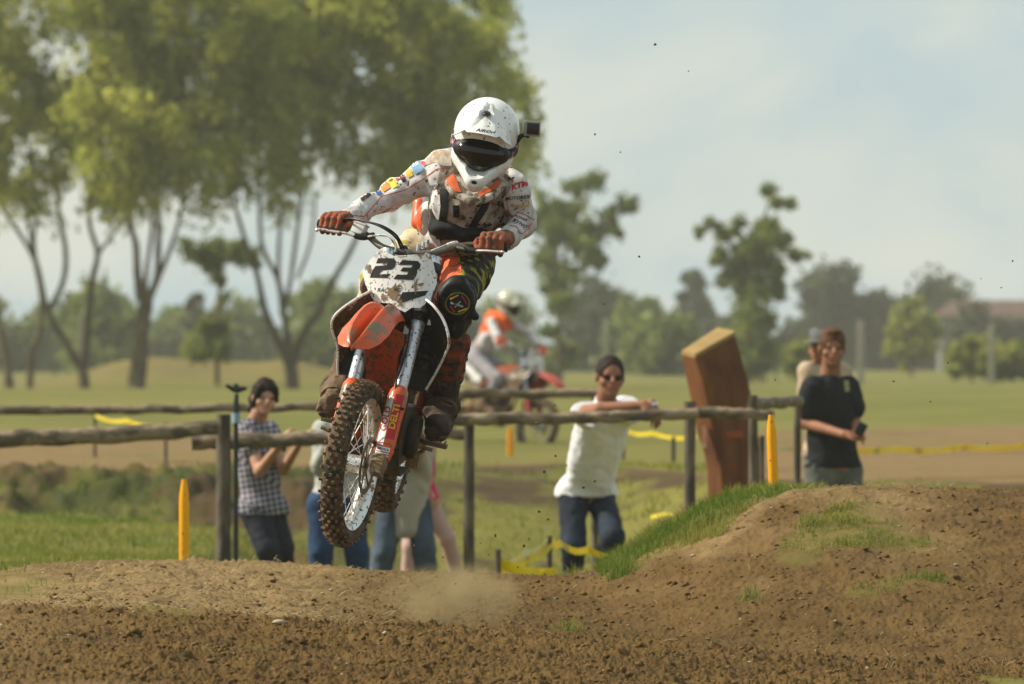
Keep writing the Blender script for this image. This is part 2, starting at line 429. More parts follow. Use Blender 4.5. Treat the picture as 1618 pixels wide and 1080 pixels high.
def band(pts, w_):
    """polyline in pixels -> quads of width w_"""
    out = []
    for (x0, y0), (x1, y1) in zip(pts, pts[1:]):
        L = math.hypot(x1 - x0, y1 - y0) + 1e-6; nx, ny = -(y1 - y0) / L * w_ / 2, (x1 - x0) / L * w_ / 2
        ex, ey = (x1 - x0) / L * w_ * .15, (y1 - y0) / L * w_ * .15
        out.append([(x0 + nx - ex, y0 + ny - ey), (x1 + nx + ex, y1 + ny + ey), (x1 - nx + ex, y1 - ny + ey), (x0 - nx - ex, y0 - ny - ey)])
    return out
# ------------------------------------------------------------------ the ground
def cr_x(tab, d):        # table of (photo x, value) -> function of world X at distance d
    xs = np.array([(a - 809.0) / F * d for a, _ in tab]); vs = np.array([b for _, b in tab], float)
    return lambda X: np.interp(X, xs, vs)
def zy(tab, d): return [(a, CH - (b - 580.0) / F * d) for a, b in tab]
cA = cr_x(zy([(-900, 960), (0, 968), (200, 971), (400, 984), (600, 994), (800, 1002), (950, 1014), (1100, 1034), (1300, 1052), (1618, 1076), (2600, 1080)], 33), 33)
vA = cr_x([(-900, .40), (0, .365), (300, .36), (500, .30), (700, .21), (900, .15), (1200, .10), (1618, .10), (2600, .1)], 36.3)
cB = cr_x(zy([(-900, 900), (0, 903), (60, 898), (200, 893), (400, 896), (500, 902), (600, 908), (700, 912), (800, 914), (900, 912), (940, 904), (1000, 876), (1060, 842), (1110, 812),
              (1160, 792), (1200, 779), (1260, 770), (1340, 768), (1400, 773), (1500, 776), (1618, 779), (2600, 790)], 41), 41)
g48 = cr_x([(-900, .27), (0, .26), (320, .22), (420, .06), (600, -.06), (900, -.14), (1200, .0), (1618, .05), (2600, .2)], 48)
g60 = cr_x([(-900, .12), (0, .12), (320, .06), (410, -.26), (600, -.36), (800, -.36), (1000, -.33), (1250, -.20), (1618, -.1), (2600, .1)], 60)
bk0 = cr_x([(-900, 71.5), (0,71.5), (350, 70), (500, 64), (900, 65), (1150, 65), (1618, 65), (2600, 65)], 66)
bk1 = cr_x([(-900, 74.2), (0, 74.2), (350, 74.5), (500, 75), (900, 79), (1150, 72), (1618, 68), (2600, 68)], 66)
def H0(X, Y):
    X = np.asarray(X, float); Y = np.asarray(Y, float)
    a = cA(X * 33 / np.clip(Y, 28, 36)); v = vA(X); b = cB(X); g1 = g48(X); g2 = g60(X)
    z = (a - 0.75) + 0.45 * sst(5, 24, Y) + 0.30 * np.clip((Y - 24) / 9, 0, 1) ** 0.9
    def seg(z, y0, y1, t, e=1.0): return z + (t - z) * sst(y0, y1, Y) ** e
    z = seg(z, 33.0, 36.3, v); z = seg(z, 36.3, 41.0, b); z = seg(z, 41.2, 48, g1); z = seg(z, 47, 60, g2)
    B0, B1 = bk0(X), bk1(X)
    z = z + (0.44 - z) * sst(0, 1, (Y - B0) / (B1 - B0))
    z = z + .30 * sst(130, 250, Y) + .38 * sst(250, 620, Y) + .12 * sst(620, 2500, Y)
    for cx, cy, sx, sy, h in ((-9.5, 275, 3.9, 8, .80), (-6.0, 272, 1.6, 6, .18), (-13.5, 278, 3.0, 9, .25), (-2.2, 275, 3.2, 8, .30)):
        z = z + h * np.exp(-((X - cx) / sx) ** 4 - ((Y - cy) / sy) ** 2)
    return z
def clods(X, Y, cell, rmin, rmax, seed, dens=1.0):
    gx, gy = X / cell, Y / cell; ix, iy = np.floor(gx).astype(np.int64), np.floor(gy).astype(np.int64); out = np.zeros_like(gx, dtype=np.float32); zk = np.zeros_like(ix)
    for a in (-1, 0, 1):
        for b in (-1, 0, 1):
            i, j = ix + a, iy + b; jx = hsh(i, j, zk, seed); jy = hsh(i, j, zk + 1, seed); r = rmin + (rmax - rmin) * hsh(i, j, zk + 2, seed) ** 2
            on = hsh(i, j, zk + 3, seed) < dens
            d2 = ((gx - i - jx) ** 2 + (gy - j - jy) ** 2) * cell * cell
            out = np.maximum(out, np.where(on, np.sqrt(np.maximum(r * r - d2, 0)), 0))
    return out
def masks(X, Y):
    """grass 0..1, pale 0..1 (dry trodden soil), dark moist soil 0..1"""
    n1 = fbm(X * .9, Y * .5, o=4, s=21); n2 = fbm(X * 3.1, Y * 1.6, o=3, s=31)
    n3 = fbm(X * .22, Y * .045, o=3, s=11)
    u = 809 + F * X / np.maximum(Y, 1)
    uB = 809 + F * X / 41.0
    # left strip of grass just behind the crest, the whole fence meadow
    edge = 42.2 - 2.0 * sst(40, 0, uB) * 1.0 + 1.2 * n1 * .5
    g = sst(edge, edge + 1.0, Y) * sst(1.0, .6, sst(1150, 1300, uB) * 1.0)
    g = np.maximum(g, sst(44, 45.5, Y))
    # flank of the right mound
    fl = sst(900, 1010, uB) * sst(1400, 1190, uB) * sst(39.3 - 1.2 * sst(1200, 950, uB), 41.2, Y + 1.0 * n1 + 1.1 * n2)
    g = np.maximum(g, fl)
    def blob(cx, cy, sx, sy):
        return np.exp(-((X - (cx - 809) / F * cy) / sx) ** 2 - ((Y - cy) / sy) ** 2)
    pt = blob(1350, 39.6, .30, .5) + blob(1260, 39.0, .16, .35) * .8 + blob(1430, 39.2, .2, .3) * .4 + blob(1390, 38.3, .2, .3) * .45 + blob(1500, 38.6, .25, .3) * .3
    g = np.maximum(g, np.clip(pt * 1.7 + n2 * .6 + n1 * .2 - .3, 0, 1))
    g = np.maximum(g, np.clip(blob(1600, 32.8, .13, .5) * 1.8 + n2 * .3 - .35, 0, 1))
    g = np.maximum(g, np.clip(blob(505, 38.8, .12, .5) * 1.5 + n2 * .3 - .45, 0, 1) * .8)
    g = np.maximum(g, np.clip(blob(-30, 38.5, .45, 2.6) * 1.5 + n1 * .4 - .35, 0, 1))
    # bank: patchy, then the worn track on top of it
    B0, B1 = bk0(X), bk1(X)
    t = (Y - B0) / (B1 - B0)
    bank = sst(-.1, .15, t) * sst(1.6, 1.0, t)
    g = np.where(bank > 0, g * (1 - bank * np.clip(1.0 + 1.3 * n1 - .9 * sst(450, 750, u) + .6 * n2 + .2 * sst(.4, .9, t), 0, .97)), g)
    tr = sst(.75, 1.25, t) * sst(118, 100, Y + 9 * n3 - 20 * sst(900, 1300, u)) * (1 - .9 * sst(560, 700, u) * sst(1230, 1130, u))
    g = g * (1 - tr * np.clip(1.25 + n3 * .5, 0, 1))
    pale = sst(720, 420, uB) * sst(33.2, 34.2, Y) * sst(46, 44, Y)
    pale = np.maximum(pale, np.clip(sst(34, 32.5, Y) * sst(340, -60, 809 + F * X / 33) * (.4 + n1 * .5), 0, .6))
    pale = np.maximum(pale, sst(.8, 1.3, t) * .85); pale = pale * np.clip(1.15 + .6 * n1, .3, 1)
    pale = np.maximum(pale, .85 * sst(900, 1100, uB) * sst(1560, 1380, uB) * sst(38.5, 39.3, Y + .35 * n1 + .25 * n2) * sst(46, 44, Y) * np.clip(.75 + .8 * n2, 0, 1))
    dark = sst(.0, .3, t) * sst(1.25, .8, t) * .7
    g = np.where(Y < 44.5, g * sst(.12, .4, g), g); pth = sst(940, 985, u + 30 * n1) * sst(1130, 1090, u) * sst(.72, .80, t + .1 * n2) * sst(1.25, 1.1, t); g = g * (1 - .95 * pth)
    g = g * (1 - .45 * np.exp(-((Y - 272) / 9) ** 2) * sst(640, 560, u) * np.clip(.6 + n3, 0, 1))
    return np.clip(g, 0, 1), np.clip(pale, 0, 1), dark
def Hn(X, Y):
    """height with its small relief"""
    z = H0(X, Y); g, pale, dk = masks(X, Y)
    near = sst(60, 46, Y); dirt = (1 - g) * near
    rough = dirt * (1 - .75 * pale)
    z = z + rough * (.014 * fbm(X * 1.6, Y * 1.6, o=3, s=3) + (1 - .35 * sst(35, 38, Y)) * (.013 * fbm(X * 9, Y * 7, o=5, s=5, g=.6) + clods(X, Y, .034, .003, .015, 2, .8) * 1.2 + clods(X + .3, Y, .019, .002, .0088, 7, .9) * 1.9 + clods(X, Y + 5, .11, .01, .036, 4, .16) * .8))
    z = z + dirt * pale * (.020 * fbm(X * 2.5, Y * 2.0, o=6, s=6, g=.65) + clods(X, Y, .05, .002, .015, 8, .6) * 1.2)
    z = z + g * near * .02 * fbm(X * 3, Y * 3, o=3, s=9)
    t = (Y - bk0(X)) / (bk1(X) - bk0(X)); bank = sst(-.2, .1, t) * sst(1.4, .9, t)
    u_ = 809 + F * X / np.maximum(Y, 1); z = z + bank * (.15 + .85 * sst(640, 480, u_)) * (.10 * fbm(X * 1.3, Y * .9, o=4, s=12) + .06 * fbm(X * 5, Y * 3, o=4, s=14, g=.6))
    z = z + sst(60, 80, Y) * sst(400, 120, Y) * .03 * fbm(X * .35, Y * .12, o=3, s=16)
    return z
def gz(x, y): return float(Hn(np.array([x]), np.array([y]))[0])
def ground_at(px, py, y0=30.0, y1=400.0):
    Y = np.concatenate([np.arange(y0, 60, .02), np.arange(60, y1, .25)]); X = (px - 809) / F * Y; z = H0(X, Y); ray = CH - (py - 580) / F * Y
    k = np.nonzero(z > ray)[0]; k = k[0] if len(k) else len(Y) - 1
    return float(X[k]), float(Y[k]), gz(X[k], Y[k])

def soil_material():
    m = bpy.data.materials.new('soil_and_turf'); m.use_nodes = True; t = m.node_tree; N = t.nodes; Lk = t.links; b = N['Principled BSDF']
    b.inputs['Roughness'].default_value = 0.95; b.inputs['Specular IOR Level'].default_value = 0.15
    tc = N.new('ShaderNodeTexCoord')
    def noise(sc, det=5, rg=.6, st=None):
        n = N.new('ShaderNodeTexNoise'); n.inputs['Scale'].default_value = sc; n.inputs['Detail'].default_value = det; n.inputs['Roughness'].default_value = rg
        if st:
            q = N.new('ShaderNodeMapping'); q.inputs['Scale'].default_value = st; Lk.new(tc.outputs['Object'], q.inputs['Vector']); Lk.new(q.outputs[0], n.inputs['Vector'])
        else: Lk.new(tc.outputs['Object'], n.inputs['Vector'])
        return n.outputs['Fac']
    def rng(v, a, c, lo=0., hi=1.):
        r = N.new('ShaderNodeMapRange'); r.inputs['From Min'].default_value = a; r.inputs['From Max'].default_value = c; r.inputs['To Min'].default_value = lo; r.inputs['To Max'].default_value = hi; Lk.new(v, r.inputs['Value']); return r.outputs[0]
    def mix(a, c, f):
        x = N.new('ShaderNodeMix'); x.data_type = 'RGBA'
        for k_, v_ in (('A', a), ('B', c)):
            if isinstance(v_, tuple): x.inputs[k_].default_value = (*v_, 1)
            else: Lk.new(v_, x.inputs[k_])
        if isinstance(f, float): x.inputs['Factor'].default_value = f
        else: Lk.new(f, x.inputs['Factor'])
        return x.outputs['Result']
    def at(n):
        a = N.new('ShaderNodeAttribute'); a.attribute_name = n; return a.outputs['Fac']
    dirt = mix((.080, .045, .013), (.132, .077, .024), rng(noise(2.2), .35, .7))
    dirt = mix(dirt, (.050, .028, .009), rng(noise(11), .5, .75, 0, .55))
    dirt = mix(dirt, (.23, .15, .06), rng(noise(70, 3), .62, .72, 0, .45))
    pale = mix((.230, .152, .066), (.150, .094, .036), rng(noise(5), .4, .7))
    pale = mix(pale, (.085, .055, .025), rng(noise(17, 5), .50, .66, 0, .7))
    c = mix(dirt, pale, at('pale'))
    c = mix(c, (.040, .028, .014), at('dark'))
    gr = mix((.140, .132, .022), (.095, .100, .018), rng(noise(.5, 5, .6, (1, .25, 1)), .35, .68))
    gr = mix(gr, (.175, .142, .038), rng(noise(1.6, 5, .7, (1, .3, 1)), .5, .8, 0, .7))
    gr = mix(gr, (.20, .168, .045), rng(noise(.07, 3, .5, (1, .3, 1)), .45, .75, 0, .6))
    gr = mix(gr, (.045, .050, .013), at('scrub'))
    c = mix(c, gr, at('grass'))
    Lk.new(c, b.inputs['Base Color'])
    bn = N.new('ShaderNodeBump'); bn.inputs['Strength'].default_value = .8; bn.inputs['Distance'].default_value = .006
    Lk.new(noise(95, 6, .7), bn.inputs['Height']); Lk.new(bn.outputs[0], b.inputs['Normal'])
    return m
M_soil = soil_material()
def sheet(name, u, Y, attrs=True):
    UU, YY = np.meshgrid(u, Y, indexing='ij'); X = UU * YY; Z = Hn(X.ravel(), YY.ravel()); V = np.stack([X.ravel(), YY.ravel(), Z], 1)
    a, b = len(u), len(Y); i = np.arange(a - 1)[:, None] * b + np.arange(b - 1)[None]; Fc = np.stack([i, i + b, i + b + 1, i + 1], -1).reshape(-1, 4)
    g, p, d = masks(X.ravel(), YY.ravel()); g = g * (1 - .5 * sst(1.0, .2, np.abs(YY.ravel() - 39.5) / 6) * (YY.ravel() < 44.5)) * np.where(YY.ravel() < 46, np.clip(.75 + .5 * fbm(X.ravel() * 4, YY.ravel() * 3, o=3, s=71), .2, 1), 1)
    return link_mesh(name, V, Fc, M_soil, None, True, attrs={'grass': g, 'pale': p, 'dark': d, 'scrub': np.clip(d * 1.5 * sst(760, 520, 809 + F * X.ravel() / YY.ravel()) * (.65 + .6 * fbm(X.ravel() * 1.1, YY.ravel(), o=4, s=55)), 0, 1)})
ua = np.concatenate([-np.geomspace(.9, .0705, 40), np.linspace(-.0700, .0700, 740), np.geomspace(.0705, .9, 40)])
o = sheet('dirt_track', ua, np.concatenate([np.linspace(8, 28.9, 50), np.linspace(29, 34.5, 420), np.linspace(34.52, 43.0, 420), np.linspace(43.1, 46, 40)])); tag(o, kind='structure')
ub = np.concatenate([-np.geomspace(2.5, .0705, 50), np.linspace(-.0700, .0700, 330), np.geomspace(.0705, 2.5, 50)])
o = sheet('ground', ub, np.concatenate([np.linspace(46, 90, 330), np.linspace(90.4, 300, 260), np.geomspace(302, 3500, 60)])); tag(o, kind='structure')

# ------------------------------------------------------------------ stones and clods lying on the track, grass
M_clod = mat('clod_soil', (.165, .098, .034), .95, var=.3, vs=9, spec=.1, bump=.004, bs=90)
M_peb = mat('pale_pebble', (.36, .30, .21), .8, var=.15, spec=.3)
M_straw = mat('dry_straw', (.42, .33, .17), .8, var=.2, vs=3)
M_grass = mat('grass_blades', (.095, .155, .014), .65, col2=(.25, .24, .05), attr='tint', var=0.0, trans=.45, spec=.25)
def ico():
    bm = bmesh.new(); bmesh.ops.create_icosphere(bm, subdivisions=2, radius=1.0); bm.verts.index_update()
    V = np.array([v.co[:] for v in bm.verts]); Fc = np.array([[v.index for v in f.verts] for f in bm.faces]); bm.free(); return V, Fc
IV, IF = ico()
def scatter_lumps(name, X, Y, R, m, seed, sink=.75, flat=.7):
    rg = np.random.default_rng(seed); Z = Hn(X, Y); n = len(X); V = np.empty((n, len(IV), 3))
    for i in range(n):
        q = IV * (1 + .28 * rg.normal(size=(len(IV), 1)) * .5); q = q * rg.uniform(.65, 1.25, 3); q = q @ rotm(rg.normal(size=3), rg.uniform(0, 3)).T; q[:, 2] *= flat
        V[i] = q * R[i] + (X[i], Y[i], Z[i] + R[i] * (1 - sink) * .5)
    Fc = (IF[None] + (np.arange(n) * len(IV))[:, None, None]).reshape(-1, 3)
    return link_mesh(name, V.reshape(-1, 3), Fc, m, None, True)
rg = np.random.default_rng(5)
n = 26000; Y = 29.3 + 11.5 * rg.random(n) ** 1.5; X = rg.uniform(-.066, .066, n) * Y; g, p, d = masks(X, Y); k = (g < .3) & (rg.random(n) > p * .75)
X, Y = X[k], Y[k]; R = .0028 + .013 * rg.random(len(X)) ** 5
tag(scatter_lumps('dirt_clods', X, Y, R, M_clod, 3), kind='stuff')
n = 260; Y = 29.3 + 12 * rg.random(n); X = rg.uniform(-.066, .066, n) * Y; R = .004 + .010 * rg.random(n) ** 3
tag(scatter_lumps('pebbles', X, Y, R, M_peb, 4, flat=.55), kind='stuff')
for lb, (px, py, r) in {'largest pale pebble half buried near the crest of the front dirt ridge': (441, 992, .020)}.items():
    x, y, z = ground_at(px, py + 3, 28); mb = MB(); mb.ball((x, y, z + .006), (r * 1.3, r, r * .55), 14, jit=.03)
    tag(mb.build('pebble', M_peb, None), lb, 'pebble')

def blades(name, X, Y, hgt, wid, m, seed, lean=.35, tint=None):
    rg = np.random.default_rng(seed); n = len(X); Z = Hn(X, Y) - .004
    a = rg.uniform(0, 2 * math.pi, n); dx, dy = np.cos(a), np.sin(a); b_ = rg.uniform(0, 2 * math.pi, n); ln = lean * rg.random(n) * hgt
    lx, ly = np.cos(b_) * ln, np.sin(b_) * ln
    V = np.empty((n, 5, 3)); B = np.stack([X, Y, Z], 1)
    for i, (s_, t, w_) in enumerate(((-1, 0, 1), (1, 0, 1), (1, .55, .8), (-1, .55, .8), (0, 1, 0))):
        V[:, i, 0] = B[:, 0] + s_ * dx * wid * w_ / 2 + lx * t * t; V[:, i, 1] = B[:, 1] + s_ * dy * wid * w_ / 2 + ly * t * t; V[:, i, 2] = B[:, 2] + hgt * t * (1 - .25 * t * (ln / hgt))
    b = np.arange(n)[:, None] * 5; Q = (b + [0, 1, 2, 3]).tolist(); T = (b + [3, 2, 4]).tolist()
    tt = rg.random(n) if tint is None else tint
    o = link_mesh(name, V.reshape(-1, 3), Q + T, m, None, False, attrs={'tint': np.repeat(tt, 5)})
    return o
def grass_zone(n, y0, y1, umin, umax, seed, thr=.25):
    rg = np.random.default_rng(seed); Y = rg.uniform(y0, y1, n); u = rg.uniform(umin, umax, n); X = (u - 809) / F * Y
    g, p, d = masks(X, Y); cl = .5 + .5 * fbm(X * 6, Y * 5, o=2, s=44); k = (g > thr) & (rg.random(n) < g * (.05 + 1.3 * cl ** 1.5)); return X[k], Y[k], g[k], cl[k]
X, Y, g, cl = grass_zone(300000, 37.2, 44.0, 880, 1620, 1)
fl = sst(1290, 1180, 809 + F * X / 41)
tag(blades('grass_on_mound', X, Y, (.012 + .060 * np.random.default_rng(2).random(len(X)) ** 1.8) * (.3 + 1.1 * cl) * (.7 + .5 * fl), .0042, M_grass, 8, .9, tint=np.clip(np.random.default_rng(6).random(len(X)) * .55 + 1.1 * (fbm(X * 2.5, Y * 2, o=3, s=91) * .5 + .25) - .10 * fl, 0, 1)), kind='stuff')
X, Y, g, cl = grass_zone(120000, 40.2, 60, -60, 960, 3)
tag(blades('grass_behind_crest', X, Y, (.012 + .038 * np.random.default_rng(7).random(len(X)) ** 1.5) * (.4 + .9 * cl), .0058, M_grass, 9, .9, tint=np.clip(np.random.default_rng(61).random(len(X)) * .6 + .30 + .5 * fbm(X * 1.2, Y * .8, o=3, s=92), 0, 1)), kind='stuff')
X, Y, g, cl = grass_zone(60000, 60, 80, -60, 1700, 13, .12)
tag(blades('grass_on_bank', X, Y, (.02 + .06 * np.random.default_rng(17).random(len(X))) * (.5 + .8 * cl), .011, M_grass, 19, .9, tint=np.clip(np.random.default_rng(62).random(len(X)) * .6 + .05 + .6 * fbm(X * .8, Y * .5, o=3, s=93) + .35 * sst(450, 800, 809 + F * X / Y) + .35 * sst(70.5, 68, Y) - .5 * sst(71, 72, Y) * sst(760, 520, 809 + F * X / Y), 0, 1)), kind='stuff')
X, Y, g, cl = grass_zone(9000, 31.5, 40.2, -60, 1700, 23, .2); 
tag(blades('small_grass_tufts', X, Y, .016 + .03 * np.random.default_rng(27).random(len(X)), .0035, M_grass, 29, .8), kind='stuff')
rg = np.random.default_rng(77); n = 3200; Y = rg.uniform(33.3, 42.5, n); X = rg.uniform(-.062, .062, n) * Y; g, p, d = masks(X, Y); k = (g < .5) & (rg.random(n) < .12 + .75 * p)
X, Y = X[k], Y[k]; mb = MB()
for x, y, z in zip(X, Y, Hn(X, Y)):
    a = rg.uniform(0, 6.28); L = rg.uniform(.015, .06); dz = rg.uniform(.0, .03); v = np.array([math.cos(a) * L, math.sin(a) * L, dz])
    mb.tube([np.array([x, y, z + .004]), np.array([x, y, z + .007]) + v * .5, np.array([x, y, z + .004]) + v], .0013, 3, False)
tag(mb.build('dry_straw', M_straw, None, smooth=False, angle=None), kind='stuff')
# ------------------------------------------------------------------ trees
M_leafW = mat('willow_leaves', (.25, .29, .04), .6, col2=(.56, .56, .12), attr='tint', var=0, trans=.60, spec=.2)
M_leafD = mat('dark_leaves', (.042, .056, .026), .6, col2=(.095, .11, .042), attr='tint', var=0, trans=.3, spec=.2)
M_leafM = mat('mid_leaves', (.10, .135, .028), .6, col2=(.24, .28, .06), attr='tint', var=0, trans=.4, spec=.2)
M_leafY = mat('yellow_green_leaves', (.19, .22, .035), .6, col2=(.34, .35, .06), attr='tint', var=0, trans=.45, spec=.2)
M_bark = mat('bark', (.12, .098, .055), .9, var=.25, vs=2, bump=.02, bs=6)
def crown_strands(root, clumps, D, depth, nl, size, droop, m, rg):
    # hanging leafy twigs that start all through the crown
    s = D / F; per = 15; ns = nl // per; w_ = np.array([c[2] ** 1.5 for c in clumps]); w_ /= w_.sum(); ci = rg.choice(len(clumps), ns, p=w_)
    cl = np.array([(c[0], c[1], c[2]) for c in clumps])[ci]; tn = rg.normal(.45, .22, len(clumps))[ci]; dp = rg.uniform(-1, 1, len(clumps))[ci] * depth
    off = rg.normal(size=(ns, 3)); off = off / np.linalg.norm(off, axis=1, keepdims=True) * rg.random((ns, 1)) ** .5 * (cl[:, 2:3] * s) * 1.15
    base = np.stack([(cl[:, 0] - 809) * s, np.full(ns, float(D)) + dp, CH - (cl[:, 1] - 580) * s], 1) + off + (0, 0, .25)
    L = droop * rg.uniform(.3, 1.5, ns); az = rg.uniform(0, 6.28, ns); sp_ = rg.uniform(.2, .95, ns)
    t = np.linspace(0, 1, per)[None, :, None]; dirh = np.stack([np.cos(az), np.sin(az), np.zeros(ns)], 1)[:, None]
    P_ = base[:, None] + dirh * (sp_ * L)[:, None, None] * np.sin(t * 1.5) + np.array([0, 0, -1.]) * (L[:, None, None] * (t ** 1.5 * .95 - .12 * np.sin(t * 3.14)))
    P_ = (P_ + rg.normal(size=P_.shape) * .11).reshape(-1, 3); n = len(P_)
    a = np.repeat(dirh[:, 0] * .4 + np.array([0, 0, -.9]), per, 0) + rg.normal(size=(n, 3)) * .75; a /= np.linalg.norm(a, axis=1, keepdims=True); b = np.cross(a, rg.normal(size=(n, 3))); b /= np.linalg.norm(b, axis=1, keepdims=True)
    sz = size * rg.uniform(.6, 1.25, (n, 1)); V = np.stack([P_ - a * sz, P_ + b * sz * .42, P_ + a * sz, P_ - b * sz * .42], 1).reshape(-1, 3)
    T = np.clip(np.repeat(tn + rg.normal(0, .22, ns), per) + rg.normal(0, .08, n), 0, 1)
    link_mesh('crown', V, np.arange(n * 4).reshape(-1, 4), m, root, False, attrs={'tint': T})
def tree(label, cat, base, clumps, limbs, m, nl, size, seed, droop=0.0, group=None, depth=2.0, name='tree', crown_rad=1.0, tlo=0.0, thi=1.0):
    """clumps: (px, py, radius px, weight); limbs: polylines of (px, py, half width px); base (px, distance). Everything stands at its real distance."""
    bx, D = base; rg = np.random.default_rng(seed); s = D / F; x0 = (bx - 809) * s; z0 = gz(x0, D) - .05
    root = empty(name, (x0, D, z0)); tag(root, label, cat, group)
    mb = MB()
    for L in limbs:
        off = rg.uniform(-1, 1) * depth * .5; pts = []; rr = []
        for i, (a, b, w_) in enumerate(L):
            t = i / max(len(L) - 1, 1); jo = L[0][3] if len(L[0]) > 3 else 0
            q = P(a, b, D) + np.array([0, off * t, 0]); pts.append(q); rr.append(w_ * s * .86)
        if L[0] is limbs[0][0]: pts[0][2] = z0 - .3
        mb.tube(pts, rr, 8, sub=4, jit=.08, seed=seed)
    mb.build('trunk', M_bark, root)
    if droop:
        crown_strands(root, clumps, D, depth, nl, size, droop, m, rg); return root
    wts = np.array([c[2] ** 1.7 * (c[3] if len(c) > 3 else 1) for c in clumps], float); wts /= wts.sum(); C = []; 
    for c, k in zip(clumps, rg.multinomial(nl, wts)):
        nsub = max(3, int(c[2] * .35)); ctr = rg.normal(size=(nsub, 3)); ctr = ctr / np.linalg.norm(ctr, axis=1, keepdims=True) * rg.random((nsub, 1)) ** .45
        r = c[2] * s; ctr = ctr * np.array([r, min(depth, r * 1.5), r * .85]) * .85
        dpt = rg.uniform(-1, 1) * depth * .6; q = P(c[0], c[1], D) + (0, dpt, 0)
        j = rg.integers(0, nsub, k); sub = rg.normal(size=(k, 3)) * r * rg.uniform(.18, .36, nsub)[j][:, None]
        if droop: sub[:, 2] = -np.abs(rg.normal(size=k)) * droop * rg.uniform(.4, 1.2, nsub)[j] + sub[:, 2] * .4; sub[:, :2] *= .8
        C.append((q + ctr[j] + sub, np.clip(rg.normal(.42, .30, nsub)[j] + rg.normal(0, .14, k), 0, 1)))
    Cn = np.vstack([c[0] for c in C]); T = tlo + (thi - tlo) * np.concatenate([c[1] for c in C]); n = len(Cn)
    a = rg.normal(size=(n, 3)); 
    if droop: a[:, 2] -= 1.6
    a /= np.linalg.norm(a, axis=1, keepdims=True); b = np.cross(a, rg.normal(size=(n, 3))); b /= np.linalg.norm(b, axis=1, keepdims=True)
    sz = size * rg.uniform(.6, 1.3, (n, 1)); as_ = 1.9 if droop else 1.1
    V = np.stack([Cn - a * sz * as_ * .5, Cn + b * sz * .5, Cn + a * sz * as_ * .5, Cn - b * sz * .5], 1).reshape(-1, 3)
    Fc = np.arange(n * 4).reshape(-1, 4)
    o = link_mesh('crown', V, Fc, m, root, False, attrs={'tint': T})
    return root
def fill(poly, n, r, seed, holes=()):
    """clump centres spread inside an outline"""
    rg = np.random.default_rng(seed); xs = [p[0] for p in poly]; ys = [p[1] for p in poly]; out = []; tries = 0
    while len(out) < n and tries < 40000:
        tries += 1; x = rg.uniform(min(xs), max(xs)); y = rg.uniform(min(ys), max(ys)); ins = False
        for (x1, y1), (x2, y2) in zip(poly, poly[1:] + poly[:1]):
            if (y1 > y) != (y2 > y) and x < (x2 - x1) * (y - y1) / (y2 - y1) + x1: ins = not ins
        if not ins or any((x - h[0]) ** 2 + (y - h[1]) ** 2 < (h[2] + r * .35) ** 2 for h in holes): continue
        out.append((x, y, r * rg.uniform(.7, 1.25)))
    return out
WG = 'willow trees in a loose row across the field'
tree('twin stemmed willow tree leaning apart at the left of the row', 'tree', (130, 250),
     fill([(-120, -90), (120, -100), (235, -60), (235, 180), (215, 290), (160, 330), (130, 300), (90, 320), (70, 350), (40, 330), (15, 350), (-40, 360), (-120, 340), (-120, -90), (0, -100)], 84, 36, 1, [(60, 268, 12), (15, 255, 15)]),
     [[(132, 614, 12), (131, 590, 10), (110, 550, 7), (76, 490, 6), (60, 420, 5), (40, 380, 4), (5, 330, 3)], [(131, 592, 9), (138, 530, 7), (144, 450, 6), (154, 400, 5), (140, 340, 4), (140, 200, 2)],
      [(76, 490, 6), (98, 450, 5), (104, 400, 5), (92, 330, 4), (80, 200, 2)], [(60, 430, 4), (54, 380, 4), (60, 320, 3), (40, 180, 2)], [(154, 402, 4), (172, 380, 3), (190, 360, 2)]], M_leafW, 28000, .135, 11, droop=.62, group=WG)
tree('slim willow stem just right of the leftmost leaning stem', 'tree', (46, 252),
     fill([(-60, -60), (70, -100), (90, 200), (60, 320), (-60, 330)], 8, 40, 12), [[(46, 614, 8), (50, 560, 6), (64, 520, 5), (66, 470, 4), (50, 380, 3), (40, 300, 2)]], M_leafW, 5000, .135, 12, droop=.62, group=WG)
tree('leftmost willow stem leaning left out of the photo', 'tree', (16, 254),
     fill([(-120, 200), (-20, 180), (20, 300), (-20, 370), (-120, 380)], 8, 38, 13), [[(16, 614, 10), (10, 575, 8), (-2, 520, 6), (-30, 400, 4), (-50, 300, 3)]], M_leafW, 5000, .135, 13, droop=.62, group=WG)
tree('thick straight trunked willow tree in the middle of the row', 'tree', (216, 248),
     fill([(110, -100), (420, -100), (470, 40), (430, 230), (400, 315), (340, 325), (320, 335), (290, 305), (265, 315), (235, 300), (190, 345), (165, 320), (120, 280)], 92, 36, 2, [(318, 208, 9), (348, 196, 9), (395, 245, 14), (425, 225, 10)]),
     [[(214, 616, 17), (220, 560, 15), (226, 500, 14), (230, 468, 13)], [(222, 475, 9), (217, 430, 7), (214, 380, 6), (196, 330, 4), (180, 200, 2)], [(232, 475, 9), (247, 440, 6), (250, 380, 6), (252, 300, 4), (262, 160, 3)],
      [(238, 465, 7), (258, 420, 5), (276, 370, 4), (290, 310, 3), (310, 200, 2)], [(228, 470, 6), (232, 420, 4), (240, 360, 4), (238, 280, 3)]], M_leafW, 28000, .135, 14, droop=.62, group=WG)
